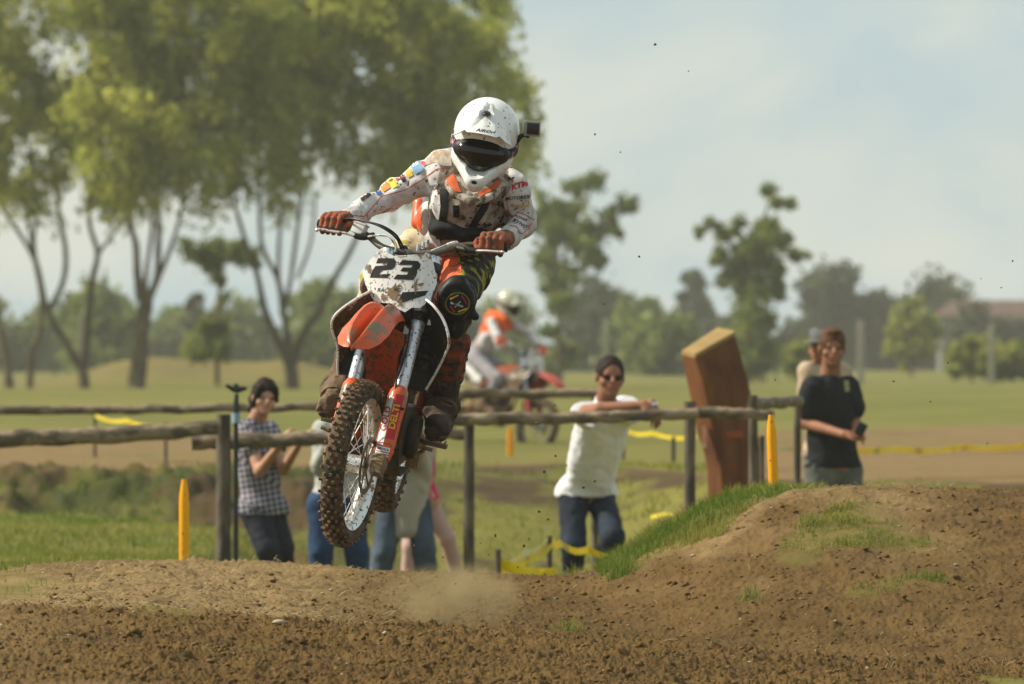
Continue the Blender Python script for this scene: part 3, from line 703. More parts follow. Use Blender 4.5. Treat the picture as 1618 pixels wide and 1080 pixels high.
tree('largest willow tree with five spreading stems behind the rider', 'tree', (462, 250),
     fill([(400, -100), (750, -100), (780, -20), (806, 60), (830, 150), (845, 240), (835, 290), (780, 300), (700, 290), (640, 285), (600, 320), (560, 300), (520, 300), (480, 300), (440, 325), (405, 320), (370, 310), (350, 250), (380, 120)], 150, 36, 3, [(395, 235, 10), (432, 262, 8), (665, 62, 6), (700, 225, 6), (648, 225, 5)]),
     [[(464, 616, 13), (459, 575, 12), (440, 540, 8), (418, 490, 7), (405, 430, 5), (378, 350, 4), (350, 240, 2)], [(460, 578, 9), (450, 500, 6), (438, 440, 5), (412, 380, 4), (410, 260, 3)], [(462, 578, 9), (478, 530, 8), (505, 490, 6), (528, 440, 5), (552, 400, 5), (590, 320, 3), (640, 200, 2)],
      [(446, 500, 5), (460, 440, 4), (468, 380, 4), (480, 300, 3)], [(455, 540, 6), (442, 460, 4), (440, 400, 4), (445, 330, 3)], [(470, 440, 3), (492, 380, 3), (500, 300, 2)]], M_leafW, 48000, .135, 15, droop=.62, group=WG)
SG = 'young trees standing alone in the field'
tree('young tree with ragged crown right of the rider', 'tree', (885, 330),
     [(940, 288, 22), (905, 300, 16), (985, 325, 20), (1000, 322, 12), (965, 340, 18), (900, 330, 28), (866, 322, 26), (850, 350, 26), (885, 370, 34), (935, 360, 26), (975, 365, 14), (915, 400, 32), (868, 410, 30), (940, 405, 18), (875, 450, 26), (905, 435, 22), (885, 480, 24), (868, 520, 20), (890, 560, 26), (860, 590, 22)],
     [[(885, 606, 6), (883, 520, 5), (888, 430, 4), (905, 360, 3), (935, 295, 2)], [(888, 430, 3), (860, 370, 2)], [(895, 390, 3), (980, 328, 1.5)]], M_leafM, 6000, .20, 21, group=SG, depth=2)
tree('young tree with a bare topped crown above the rusty leaning slab', 'tree', (1185, 320),
     [(1215, 302, 15), (1222, 318, 12), (1250, 320, 13), (1108, 368, 12), (1130, 352, 16), (1138, 372, 18), (1165, 352, 15), (1162, 368, 12), (1215, 362, 22), (1240, 385, 18), (1275, 402, 10), (1205, 385, 26), (1180, 395, 24), (1255, 402, 14), (1135, 405, 18), (1165, 425, 28), (1205, 420, 30), (1230, 430, 16), (1185, 455, 34), (1150, 440, 18), (1222, 462, 18), (1180, 500, 34), (1210, 505, 22), (1165, 540, 26), (1205, 545, 26), (1185, 575, 30)],
     [[(1185, 606, 6), (1184, 520, 5), (1186, 440, 4), (1200, 370, 3), (1220, 305, 2)], [(1188, 430, 3), (1135, 360, 2)], [(1192, 420, 3), (1268, 402, 1.5)]], M_leafM, 8500, .19, 22, group=SG, depth=2)
tree('small tree with a flat layered crown in front of the large willow', 'tree', (345, 262),
     [(300, 392, 16), (318, 400, 20), (345, 388, 20), (375, 396, 22), (400, 405, 18), (340, 415, 22), (345, 440, 14), (350, 470, 12), (335, 520, 26), (350, 550, 22), (320, 555, 22)],
     [[(343, 606, 5), (344, 520, 4), (346, 450, 3), (342, 390, 2)]], M_leafM, 5000, .14, 23, group=SG, depth=1.5)
tree('small yellow green tree before the dark trees near the red roof', 'tree', (1440, 430),
     [(1448, 480, 14), (1430, 500, 22), (1460, 505, 20), (1415, 520, 20), (1440, 528, 28), (1472, 522, 16), (1425, 548, 22), (1455, 550, 20), (1435, 570, 14)],
     [[(1440, 592, 4), (1440, 560, 4), (1442, 500, 2)]], M_leafY, 4000, .28, 24, depth=.8)
rg = np.random.default_rng(99)
BG = 'trees of the far tree line'
def bush(px, top, wpx, D, m, label, seed, nl=2600, base=592, size=.34):
    h = base - top; cl = []
    r0 = min(wpx, h) * .30
    for q in range(15):
        a = rg.uniform(0, 6.28); rr = rg.random() ** .5; cl.append((px + wpx * .5 * rr * math.cos(a) * .8, top + h * .5 + h * .5 * rr * math.sin(a) * .85 - 2, r0 * rg.uniform(.7, 1.2)))
    cl += [(px + rg.uniform(-.1, .1) * wpx, top + r0 * .8, r0 * .8), (px - wpx * .3, base - r0 * .6, r0), (px + wpx * .3, base - r0 * .6, r0), (px, base - r0 * .7, r0)]
    tree(label, 'tree', (px, D), cl, [[(px, base + 2, 3.0), (px + 1, base - h * .4, 2.4), (px, top + h * .3, 1)]], m, nl, size, seed, group=BG, depth=3.0)
far = [  # px, top, width, distance, material, look
    (165, 452, 120, 430, M_leafM, 'round green tree seen between the two left willow trunks'),
    (70, 505, 130, 520, M_leafM, 'low green tree line clump behind the twin stemmed willow'),
    (-30, 470, 110, 520, M_leafM, 'green tree line clump cut by the left edge of the photo'),
    (262, 500, 90, 560, M_leafM, 'pale green bushy tree right of the thick willow trunk'),
    (306, 462, 34, 480, M_leafD, 'narrow dark pointed tree between the willows'),
    (375, 478, 120, 540, M_leafM, 'bushy tree below the small layered tree'),
    (512, 440, 120, 420, M_leafM, 'mid green tree behind the largest willow on its right'),
    (590, 470, 110, 520, M_leafM, 'green tree line clump behind the front wheel and fork'),
    (690, 455, 130, 520, M_leafD, 'dark tree line clump hidden mostly by the jumping rider'),
    (800, 480, 110, 540, M_leafM, 'tree line clump behind the second rider'),
    (935, 432, 110, 520, M_leafD, 'dark grey green tree behind the young ragged tree'),
    (1005, 478, 100, 480, M_leafM, 'olive bushy tree above the head of the man in white'),
    (1052, 500, 90, 430, M_leafM, 'lighter bushy tree just left of the leaning slab'),
    (1092, 432, 56, 600, M_leafD, 'small dark treetop left of the bare topped young tree'),
    (1140, 505, 110, 560, M_leafD, 'dark bush behind the leaning slab'),
    (1245, 520, 90, 560, M_leafD, 'low dark bush right of the bare topped young tree'),
    (1312, 418, 105, 620, M_leafD, 'tallest dark tree behind the man in black'),
    (1388, 450, 90, 620, M_leafD, 'dark tree between the tallest one and the yellow green tree'),
    (1478, 440, 130, 620, M_leafD, 'broad dark tree left of the red roof'),
    (1550, 492, 120, 540, M_leafD, 'dark bush in front of the red roofed house'),
    (1640, 490, 130, 540, M_leafD, 'dark bush cut by the right edge of the photo'),
    (1270, 550, 60, 330, M_leafY, 'low yellow green bush behind the cap of the hidden person'),
    (1535, 540, 70, 330, M_leafY, 'low yellow green bush left of the rightmost concrete post'),
    (1600, 548, 60, 330, M_leafY, 'low yellow green bush right of the rightmost concrete post'),
    (322, 540, 70, 330, M_leafY, 'bright yellow green bush behind the grassy mound')]
for i, (a, b, c, d, m_, lb) in enumerate(far): bush(a, b, c, d, m_, lb, 200 + i, nl=int(1500 + c * 22), size=.20 + .0004 * d)
# low hedge that closes the horizon
def hedge(x0, x1, D, hgt, seed, n, label):
    rg = np.random.default_rng(seed); X = rg.uniform((x0 - 809) / F * D, (x1 - 809) / F * D, n); hh = hgt * (.7 + .35 * fbm(X * .12, X * 0, o=3, s=seed)); Z = rg.random(n) ** 1.2 * hh
    C = np.stack([X, D + rg.uniform(-2, 2, n), np.full(n, gz(0, D)) + Z], 1); a = rg.normal(size=(n, 3)); a /= np.linalg.norm(a, axis=1, keepdims=True); b = np.cross(a, rg.normal(size=(n, 3))); b /= np.linalg.norm(b, axis=1, keepdims=True)
    sz = .42 * rg.uniform(.6, 1.3, (n, 1)); V = np.stack([C - a * sz * .5, C + b * sz * .5, C + a * sz * .5, C - b * sz * .5], 1).reshape(-1, 3)
    o = link_mesh('far_wood', V, np.arange(n * 4).reshape(-1, 4), M_leafD, None, False, attrs={'tint': np.clip(rg.normal(.4, .25, n), 0, 1)}); tag(o, kind='stuff')
hedge(-700, 2300, 640, 3.2, 5, 30000, '')

# red roofed house far behind
M_wallw = mat('plaster_wall', (.17, .17, .16), .8); M_roof = mat('red_tiles', (.12, .070, .060), .8, var=.2, vs=1); M_glass = mat('dark_window', (.03, .035, .04), .2)
D = 600; s = D / F; hx = (1610 - 809) * s; zb = gz(hx, D); ht = empty('house', (hx, D, zb)); tag(ht, 'long low house with red tiled roof at the far right', 'house')
mb = MB(); mb.box((hx, D, zb + 1.9), (11, 7, 3.9)); mb.build('wall', M_wallw, ht)
mb = MB(); zr = CH - (500 - 580) * s; zt = CH - (474 - 580) * s
mb.add([(hx - 5.8, D - 3.9, zr), (hx + 5.8, D - 3.9, zr), (hx + 5.0, D, zt), (hx - 4.6, D, zt), (hx - 5.8, D + 3.9, zr), (hx + 5.8, D + 3.9, zr)], [(0, 1, 2, 3), (3, 2, 5, 4), (0, 3, 4), (1, 5, 2), (0, 4, 5, 1)]); mb.build('roof', M_roof, ht, smooth=False)
for k in range(3):
    mb = MB(); mb.box((hx - 3.4 + 2.6 * k, D - 3.52, zb + 2.3), (1.1, .06, 1.2)); mb.build('window', M_glass, ht)
# pale concrete posts of a field fence
M_conc = mat('concrete', (.36, .33, .26), .9, var=.1)
for lb, px, y0, y1, d, wpx in (('pale concrete post above the head of the man in white', 957, 503, 572, 300, 9), ('pale concrete post right of the man in black', 1360, 506, 592, 300, 11),
                      ('rightmost pale concrete post under the red roof', 1567, 510, 592, 300, 10), ('pale concrete post between the twin willow and the thick trunk', 129, 500, 600, 262, 10)):
    b = P(px, y1, d); z0 = gz(b[0], d) - .2; zt_ = CH - (y0 - 580) / F * d; r = wpx / 2 / F * d
    mb = MB(); mb.box((b[0], d, (z0 + zt_) / 2), (2 * r, 2 * r, zt_ - z0), taper=.8); tag(mb.build('concrete_post', M_conc, None, bevel=.015), lb, 'post', 'concrete posts of the far field fence')

# dusty summer air
hz = MB(); hz.box((0, 330, 6.1), (1500, 760, 22.0)); M_haze = bpy.data.materials.new('haze'); M_haze.use_nodes = True
t = M_haze.node_tree; t.nodes.remove(t.nodes['Principled BSDF']); pv = t.nodes.new('ShaderNodeVolumePrincipled')
pv.inputs['Color'].default_value = (.96, .93, .82, 1); pv.inputs['Density'].default_value = .0003; pv.inputs['Anisotropy'].default_value = .2
t.links.new(pv.outputs[0], t.nodes['Material Output'].inputs['Volume'])
tag(hz.build('haze', M_haze, None, smooth=False), kind='stuff')
# ------------------------------------------------------------------ motocross bike (local frame: x forward, y rider's left, z up; origin on the ground under the front axle)
ST_U = np.array([-.446, 0, .895]); ST_Q = np.array([-.062, 0, .345]); ST_DE = 10.0; S_ST = rotm(ST_U, -math.radians(ST_DE))
def steer(p): return ST_Q + S_ST @ (np.asarray(p, float) - ST_Q)
def unsteer(p): return ST_Q + S_ST.T @ (np.asarray(p, float) - ST_Q)
def bike_pose(psi, roll, pitch, hub):
    psi, roll, pitch = map(math.radians, (psi, roll, pitch))
    f = np.array([-math.sin(psi), -math.cos(psi), 0]); l = np.array([math.cos(psi), -math.sin(psi), 0]); u = np.array([0, 0, 1.])
    R = np.stack([f, l, u], 1) @ rotm([1, 0, 0], -roll) @ rotm([0, 1, 0], pitch)
    return R, P(*hub) - R @ steer((0, 0, .345))
BR, BT = bike_pose(4.67, 12.9, 4.65, (559, 732, 34.76))
def Wb(p): return BT + BR @ np.asarray(p, float)
def loc(px, py, x, st=True):
    """bike-local point with local coordinate x that is seen at photo pixel (px, py)"""
    O = np.array([0, 0, CH]); d = P(px, py, 1.0) - O
    A = BR.T @ (O - BT); B = BR.T @ d
    if st: A = ST_Q + S_ST.T @ (A - ST_Q); B = S_ST.T @ B
    t = (x - A[0]) / B[0]; return A + B * t

M_orange = mat('orange_plastic', (.66, .10, .025), .38, mud=.38, ms=9, spots=.45, ss=60, var=.08, mudcol=(.21, .15, .085), coat=.25)
M_orangeD = mat('muddy_orange_plastic', (.42, .060, .014), .5, mud=.5, ms=40, spots=.5, ss=90, mudcol=(.11, .06, .03))
M_white = mat('white_plastic', (.72, .72, .70), .35, mud=.36, ms=15, spots=.55, ss=85, var=.06, mudcol=(.19, .135, .08), coat=.2)
M_whiteM = mat('white_plastic_muddy', (.55, .53, .48), .5, mud=.78, ms=12, spots=.9, ss=60, mudcol=(.115, .07, .038))
M_rubber = mat('rubber', (.030, .026, .022), .85, mud=.62, ms=30, mudcol=(.10, .062, .034), var=.2)
M_knob = mat('muddy_tread', (.045, .036, .027), .85, mud=.74, ms=35, mudcol=(.155, .10, .056), var=.2)
M_alu = mat('polished_aluminium', (.80, .80, .78), .30, .75, mud=.42, ms=22, spots=.6, mudcol=(.22, .15, .09))
M_fork = mat('fork_tube_metal', (.66, .71, .78), .3, .6, mud=.28, ms=22, spots=.7, ss=80, mudcol=(.26, .19, .12))
M_steel = mat('dark_steel', (.16, .15, .14), .5, .7, mud=.5, ms=30, mudcol=(.14, .09, .05))
M_mudmet = mat('mud_caked_metal', (.30, .26, .20), .6, .3, mud=.8, ms=40, mudcol=(.20, .135, .07), bump=.004, bs=90)
M_black = mat('black_plastic', (.018, .018, .018), .5, mud=.35, ms=25, mudcol=(.09, .055, .03))
M_blackc = mat('black_cable', (.012, .012, .012), .45)
M_engine = mat('engine_metal', (.055, .05, .045), .6, .4, mud=.6, ms=20, mudcol=(.065, .04, .022), bump=.004, bs=60)
M_grey = mat('grey_plastic', (.42, .42, .40), .5, mud=.4, ms=40)
M_res = mat('light_grey_metal', (.60, .60, .57), .45, mud=.25, ms=40)
M_ink = mat('black_print', (.014, .014, .016), .5, mud=.26, ms=45, mudcol=(.2, .14, .085))
M_inkw = mat('white_print', (.75, .75, .73), .5, mud=.2, ms=60)
M_inkr = mat('red_print', (.50, .025, .03), .5, mud=.15, ms=50)
M_inky = mat('yellow_print', (.75, .45, .03), .5, mud=.15, ms=50)
M_inkb = mat('blue_print', (.05, .12, .35), .5, mud=.1, ms=50)

def make_wheel(name, c, R, tw, root, X, spoke_n=36, front=True):
    c = np.array(c, float); Rc = R - .014; rs = tw / 2; bead = .258 if front else .236; rim_r = bead - .004; rr_ = (Rc - bead) / 2 + .002
    mb = MB(); mb.lathe([(.022, -.052), (.046, -.050), (.046, -.042), (.036, -.034), (.036, .034), (.046, .042), (.046, .050), (.022, .052)], c, (0, 1, 0), 20, True)
    mb.tube([c + (0, -.085, 0), c + (0, .085, 0)], .010, 10)
    h = mb.build(name, M_alu if front else M_mudmet, root, local=True, X=X, angle=40)
    mb = MB(); prof = []
    for k in range(16):
        a = 2 * math.pi * k / 16; prof.append((Rc - rr_ + rr_ * math.cos(a), rs * math.sin(a) * (.80 if math.cos(a) < -.5 else 1)))
    mb.lathe(prof, c, (0, 1, 0), 72, True); mb.m = 1; rg = np.random.default_rng(4)
    npch = 78 if front else 64; bw = .52 * 2 * math.pi * R / npch
    for i in range(npch):
        rows = ((0., 0., 1.0), (.58, .42, .9), (-.58, .42, .9)) if i % 2 else ((.26, .12, 1.), (-.26, .12, 1.), (.92, 1.05, .8), (-.92, 1.05, .8))
        a = 2 * math.pi * i / npch + rg.uniform(-.004, .004); er = np.array([math.cos(a), 0, math.sin(a)]); et = np.array([-math.sin(a), 0, math.cos(a)]); ey = np.array([0, 1., 0])
        for yy, ph, sc in rows:
            s_ = math.copysign(1, yy) if yy else 0; nd = er * math.cos(ph) + ey * s_ * math.sin(ph); td = np.cross(et, nd)
            pc = c + er * (Rc - rr_ + rr_ * .45) + ey * s_ * rs * .90 + nd * .004
            if ph < .8: pc = c + er * (Rc - rr_ + rr_ * math.sqrt(max(0, 1 - (yy * .95) ** 2))) + ey * yy * rs + nd * .004
            mb.box(pc, (bw * sc, tw * .155 * sc, .013), np.stack([et, td, nd], 1), taper=.78)
    mb.build('tyre', [M_rubber, M_knob], h, local=True, X=X, angle=40)
    mb = MB(); r0 = rim_r; w_ = tw * .36
    mb.lathe([(r0 + .016, -w_), (r0 + .012, -w_ - .004), (r0 - .004, -w_ + .002), (r0 - .012, -w_ * .45), (r0 - .016, 0), (r0 - .012, w_ * .45), (r0 - .004, w_ - .002), (r0 + .012, w_ + .004), (r0 + .016, w_), (r0 - .001, w_ * .5), (r0 - .006, 0), (r0 - .001, -w_ * .5)], c, (0, 1, 0), 72, True)
    mb.build('rim', M_alu, h, local=True, X=X, angle=50)
    mb = MB()
    for i in range(spoke_n):
        a = 2 * math.pi * i / spoke_n; sd = 1 if i % 2 else -1; da = .55 * (1 if (i // 2) % 2 else -1)
        p0 = c + np.array([math.cos(a + da) * .033, sd * .045, math.sin(a + da) * .033]); p1 = c + np.array([math.cos(a) * (r0 - .012), sd * .004, math.sin(a) * (r0 - .012)])
        mb.tube([p0, p1], .0019, 5, False); mb.tube([p1 + (p0 - p1) * .07, p1], .0036, 5, False)
    mb.build('spokes', M_alu, h, local=True, X=X)
    mb = MB(); ys = .058 if front else -.058; rd = .118 if front else .11; prof = [(rd, -.0015), (rd, .0015), (rd - .024, .0015), (rd - .024, -.0015)]
    mb.lathe(prof, c + (0, ys, 0), (0, 1, 0), 40, True)
    for i in range(6):
        a = i * math.pi / 3; q = np.array([math.cos(a), 0, math.sin(a)]); mb.tube([c + (0, ys * .85, 0) + q * .025, c + (0, ys, 0) + q * (rd - .02)], .004, 5)
    mb.build('brake_disc', M_steel, h, local=True, X=X)
    return h
def make_bike(label, group, R, T, printed=True):
    root = empty('motocross_bike', T, R); tag(root, label, 'dirt bike', group); X = steer
    fw = make_wheel('front_wheel', (0, 0, .345), .345, .092, root, X)
    rw = make_wheel('rear_wheel', (-1.485, 0, .335), .338, .118, root, None, front=False)
    # forks
    A = np.array([-.037, 0, .345]); perp = np.array([.895, 0, .446])
    for y in (.098, -.098):
        L = lambda t, dy=0., f=0.: A + ST_U * t + perp * f + (0, y + dy, 0)
        mb = MB(); mb.tube([L(-.01), L(.06)], [.030, .028], 14); mb.box(L(.0, 0, .03), (.062, .052, .070), np.stack([perp, (0, 1, 0), ST_U], 1))
        mb.box(L(-.035, 0, .035), (.05, .046, .03), np.stack([perp, (0, 1, 0), ST_U], 1))
        lg = mb.build('fork_leg', M_mudmet, root, local=True, X=X, bevel=.006)
        mb = MB(); mb.tube([L(.05), L(.36)], .0235, 16); mb.build('slider', M_alu, lg, local=True, X=X, angle=40)
        mb = MB(); mb.tube([L(.335), L(.345), L(.345), L(.60), L(.605), L(.64), L(.65), L(.93)], [.030, .030, .0275, .0275, .030, .030, .0285, .0285], 22); mb.build('fork_tube', M_fork, lg, local=True, X=X, angle=40)
        # guard: wraps the front of the slider
        mb = MB(); rows = []
        for t in np.linspace(.03, .355, 14):
            wd = np.interp(t, [.03, .07, .20, .30, .335, .355], [.034, .040, .040, .041, .037, .022]); rr = []
            for a in np.linspace(-1.9, 1.9, 13): rr.append(L(t, math.sin(a) * wd * 1.0, .004 + math.cos(a) * wd * .95))
            rows.append(rr)
        mb.loft(rows, .0032); g = mb.build('fork_guard', M_orange, root, local=True, X=X, angle=45)
        if printed and y > 0: guard = g
        mb = MB(); mb.tube([L(.25, math.copysign(.03, y), .03), L(.25, math.copysign(.045, y), .03)], .006, 8); mb.build('guard_bolt', M_black, g, local=True, X=X)
    # caliper on the left leg
    mb = MB(); mb.box(A + ST_U * .085 + (-.055, .085, 0), (.05, .045, .10), np.stack([perp, (0, 1, 0), ST_U], 1)); mb.box(A + ST_U * .04 + (-.045, .085, 0), (.05, .02, .05)); mb.ball(A + ST_U * .10 + (-.05, .112, 0), .018, 10); mb.ball(A + ST_U * .065 + (-.05, .112, 0), .018, 10)
    mb.build('brake_caliper', M_mudmet, root, local=True, X=X, bevel=.006)
    # triple clamps
    mb = MB()
    for t in (.66, .88):
        Rt = np.stack([perp, (0, 1, 0), ST_U], 1); mb.box(A + ST_U * t - perp * .012, (.062, .17, .034), Rt)
        for y in (.098, -.098): mb.tube([A + ST_U * (t - .019) + (0, y, 0), A + ST_U * (t + .019) + (0, y, 0)], .037, 18)
    mb.tube([A + ST_U * .60 - perp * .022, A + ST_U * .95 - perp * .022], .022, 12)
    mb.build('triple_clamp', M_black, root, local=True, X=X, bevel=.004)
    # handlebar, through points seen in the photograph
    hx = [(505, 353, -.545), (540, 357, -.535), (562, 363, -.530), (580, 371, -.515), (602, 389, -.47), (625, 396, -.455), (650, 399, -.450), (676, 400, -.455), (700, 396, -.47), (730, 388, -.515), (752, 386, -.530), (775, 388, -.535), (800, 391, -.545)]
    hp = [loc(*q) for q in hx]
    mb = MB(); mb.tube(hp, [.011] * 3 + [.013, .0143] + [.0143] * 3 + [.0143, .013] + [.011] * 3, 12, sub=5); hb = mb.build('handlebar', M_steel, root, local=True, X=X)
    for e, q in ((hp[0], hp[1]), (hp[-1], hp[-2])):
        u = nrm(q - e); mb = MB(); mb.tube([e - u * .006, e - u * .004, e + u * .115, e + u * .120, e + u * .124], [.017, .019, .0165, .025, .025], 16); mb.build('grip', M_black, hb, local=True, X=X, angle=40)
    for t in (.885, .905):
        pass
    mb = MB()
    for y in (-.04, .04): mb.box(A + ST_U * .925 - perp * .01 + (0, y, 0), (.045, .028, .07), np.stack([perp, (0, 1, 0), ST_U], 1))
    mb.build('bar_clamp', M_black, hb, local=True, X=X, bevel=.005)
    # levers
    for pts, c_ in (([(592, 371, -.50), (574, 374, -.480), (560, 372, -.470), (545, 368, -.462), (525, 365, -.458), (508, 362, -.458), (501, 363, -.458)], 0),
                    ([(722, 391, -.50), (738, 394, -.480), (752, 396, -.470), (768, 396, -.462), (782, 397, -.458), (794, 398, -.458)], 1)):
        q = [loc(*p) for p in pts]; mb = MB(); mb.tube(q, [.007, .008, .007, .006, .0055, .005, .007][:len(q) - 1] + [.0075], 8, sub=4); mb.ball(q[-1], .0085, 10)
        lv = mb.build('brake_lever' if c_ == 0 else 'clutch_lever', M_alu, hb, local=True, X=X)
        mb = MB(); mb.tube([q[0], q[1], q[2]], [.012, .015, .011], 10, sub=3); mb.ball(q[1], .014, 10); mb.tube([q[1] + (.0, 0, .0), q[1] + (-.05, 0, .0)], .012, 10); mb.build('lever_perch', M_black, lv, local=True, X=X)
    # brake fluid reservoir
    q = loc(568, 362, -.505); ey = nrm(hp[3] - hp[1]); ez = nrm(np.array([-.25, 0, 1.]) - ey * np.dot((-.25, 0, 1.), ey)); ex = np.cross(ey, ez); Rr = np.stack([ex, ey, ez], 1)
    mb = MB(); mb.box(q, (.045, .056, .040), Rr, taper=.94); mb.box(q + ez * .023, (.048, .060, .008), Rr); mb.build('fluid_reservoir', M_res, hb, local=True, X=X, bevel=.004)
    q = loc(566, 376, -.505); mb = MB(); mb.tube([q, q + ez * .022], .011, 10); mb.build('reservoir_bolt', M_grey, hb, local=True, X=X)
    # cables and hoses
    def cable(nm, pts, r, m):
        mb = MB(); mb.tube([loc(*p) for p in pts], r, 8, sub=6); mb.build(nm, m, root, local=True, X=X)
    cable('throttle_cable', [(541, 347, -.52), (556, 345, -.46), (580, 350, -.42), (605, 357, -.40), (625, 370, -.41), (635, 386, -.44), (640, 402, -.48)], .0042, M_blackc)
    cable('throttle_cable', [(543, 350, -.52), (562, 347, -.45), (590, 353, -.41), (612, 364, -.39), (626, 376, -.41), (632, 388, -.43), (636, 402, -.48)], .0042, M_blackc)
    cable('brake_hose', [(578, 374, -.49), (592, 372, -.44), (608, 371, -.41), (620, 377, -.39), (626, 388, -.38), (624, 398, -.375)], .0045, M_grey)
    cable('kill_switch_wire', [(600, 372, -.47), (614, 374, -.43), (622, 384, -.41), (630, 398, -.40)], .0022, M_blackc)
    cable('clutch_cable', [(738, 391, -.49), (722, 384, -.45), (708, 386, -.42), (692, 392, -.41), (680, 397, -.42), (668, 405, -.46)], .0042, M_grey)
    cable('clutch_cable', [(722, 383, -.455), (714, 384, -.43), (706, 387, -.42)], .0075, M_white)
    cable('brake_line', [(643, 398, -.37), (652, 410, -.350), (657, 425, -.345), (655, 455, -.335), (651, 475, -.325), (650, 500, -.30), (645, 540, -.24), (634, 580, -.19), (627, 600, -.17), (622, 640, -.12), (612, 690, -.07), (606, 725, -.06)], .0042, M_blackc)
    # instrument bolts above the plate
    mb = MB()
    for a, b in ((668, 393), (674, 390), (660, 396)): q = loc(a, b, -.42); mb.tube([q, q + (0, 0, .03)], .008, 8)
    mb.build('stem_nut', M_alu, root, local=True, X=X)
    # number plate: gently curved sheet
    out = [(603, 391), (612, 399), (622, 404), (650, 402), (679, 400), (684, 413), (688, 432), (690, 447), (686, 458), (677, 465), (672, 480), (664, 486), (650, 486), (640, 493), (631, 489), (618, 479), (600, 478), (590, 474), (583, 462), (577, 448), (572, 427), (585, 410)]
    cx, cy = 634, 440; bmp = bmesh.new(); vs = [bmp.verts.new((a, b, 0)) for a, b in out]; bmp.faces.new(vs)
    for lo, hi, nv in ((572, 690, (1, 0, 0)), (391, 493, (0, 1, 0))):
        for q in np.arange(lo + 6, hi, 6): bmesh.ops.bisect_plane(bmp, geom=bmp.verts[:] + bmp.edges[:] + bmp.faces[:], plane_co=(q, q, 0), plane_no=nv)
    bmp.verts.index_update(); PV = []
    for v in bmp.verts: PV.append(loc(v.co.x, v.co.y, -.262 - .035 * ((v.co.x - cx) / 58) ** 2 - .0006 * (440 - v.co.y)))
    PF = [tuple(v.index for v in f.verts) for f in bmp.faces]; bd = [(e.verts[0].index, e.verts[1].index) for e in bmp.edges if len(e.link_faces) == 1]; bmp.free()
    n = len(PV); V = [steer(v) for v in PV] + [steer(v - np.array([.004, 0, 0])) for v in PV]
    Fc = PF + [tuple(n + i for i in f[::-1]) for f in PF] + [(a, b, n + b, n + a) for a, b in bd]
    mp_ = MB(); mp_.V = [tuple(v) for v in V]; mp_.Fc = Fc; mp_.mi = [0] * len(Fc); plate = mp_.build('number_plate', M_white, root, local=True, angle=40)
    # front fender: two crests with a channel between, front half and rear drop
    def sec(x, half, zc, crest, side, drop, twist=0):
        pts = []
        for t in np.linspace(-1, 1, 17):
            a = abs(t); z = zc - .030 * math.exp(-(a / .16) ** 2) * crest + .020 * crest * math.exp(-((a - .42) / .25) ** 2) - drop * max(0, a - .45) ** 1.6 * 2.0
            pts.append((x - .02 * a * side, t * half * .88, z + .095))
        return pts
    mb = MB(); rows = []
    for x, half, zc, crest, drop in ((.290, .014, .742, .4, .01), (.280, .040, .748, .8, .02), (.25, .074, .764, 1.3, .035), (.19, .100, .795, 1.6, .05), (.10, .110, .832, 1.6, .055), (.01, .104, .862, 1.4, .055), (-.07, .096, .880, 1., .06), (-.16, .088, .880, .5, .06), (-.22, .080, .868, .2, .05)):
        rows.append(sec(x, half, zc, crest, 0, drop))
    mb.loft(rows, .0035); fd = mb.build('front_fender', M_orange, root, local=True, X=X, angle=55)
    mb = MB(); rows = []
    for x, half, z in ((-.150, .100, .900), (-.175, .100, .86), (-.215, .070, .80), (-.250, .066, .74), (-.285, .064, .66), (-.315, .062, .58), (-.325, .058, .545)):
        rows.append([(x + .03 * (t * t), t * half, z - .02 * t * t) for t in np.linspace(-1, 1, 9)])
    mb.loft(rows, .0035); mb.build('fender_rear', M_orangeD, root, local=True, X=X, angle=55)
    # frame, engine, radiators, tank, shrouds, seat
    mb = MB()
    mb.tube([(-.36, 0, 1.02), (-.42, 0, .80)], .034, 12)
    for y in (-1, 1):
        mb.tube([(-.41, y * .02, .82), (-.46, y * .05, .62), (-.52, y * .07, .40), (-.62, y * .08, .30), (-.95, y * .09, .30)], .016, 8, sub=5)
        mb.tube([(-.40, y * .03, .95), (-.60, y * .10, .86), (-.90, y * .12, .68), (-.97, y * .11, .42), (-.95, y * .09, .30)], .020, 8, sub=5)
        mb.tube([(-.80, y * .09, .78), (-1.30, y * .08, .88)], .012, 8)
    mb.build('frame', M_orangeD, root, local=True)
    mb = MB(); mb.box((-.70, 0, .42), (.38, .22, .24)); mb.box((-.66, 0, .60), (.18, .17, .20)); mb.box((-.64, 0, .73), (.20, .15, .10)); mb.lathe([(.0, .0), (.085, 0), (.09, .02), (.09, .05), (.0, .05)], (-.74, .11, .42), (0, 1, 0), 20); mb.lathe([(.0, .0), (.085, 0), (.09, .02), (.09, .05), (.0, .05)], (-.74, -.11, .42), (0, -1, 0), 20)
    mb.build('engine', M_engine, root, local=True, bevel=.015)
    mb = MB(); mb.loft([[(-.50, y, .37 + .02 * abs(y) * 10) for y in np.linspace(-.11, .11, 7)], [(-.53, y, .30 + .02 * abs(y) * 10) for y in np.linspace(-.12, .12, 7)], [(-.62, y, .265 + .3 * y * y) for y in np.linspace(-.13, .13, 7)], [(-.92, y, .27 + .3 * y * y) for y in np.linspace(-.13, .13, 7)]], .006); mb.build('skid_plate', M_engine, root, local=True)
    for y in (-1, 1):
        mb = MB(); mb.box((-.40, y * .125, .78), (.035, .115, .27), rotm((0, 1, 0), -.15)); 
        for k in range(9): mb.box((-.378, y * .125, .67 + k * .027), (.012, .11, .006), rotm((0, 1, 0), .4))
        mb.build('radiator', M_black, root, local=True, bevel=.004)
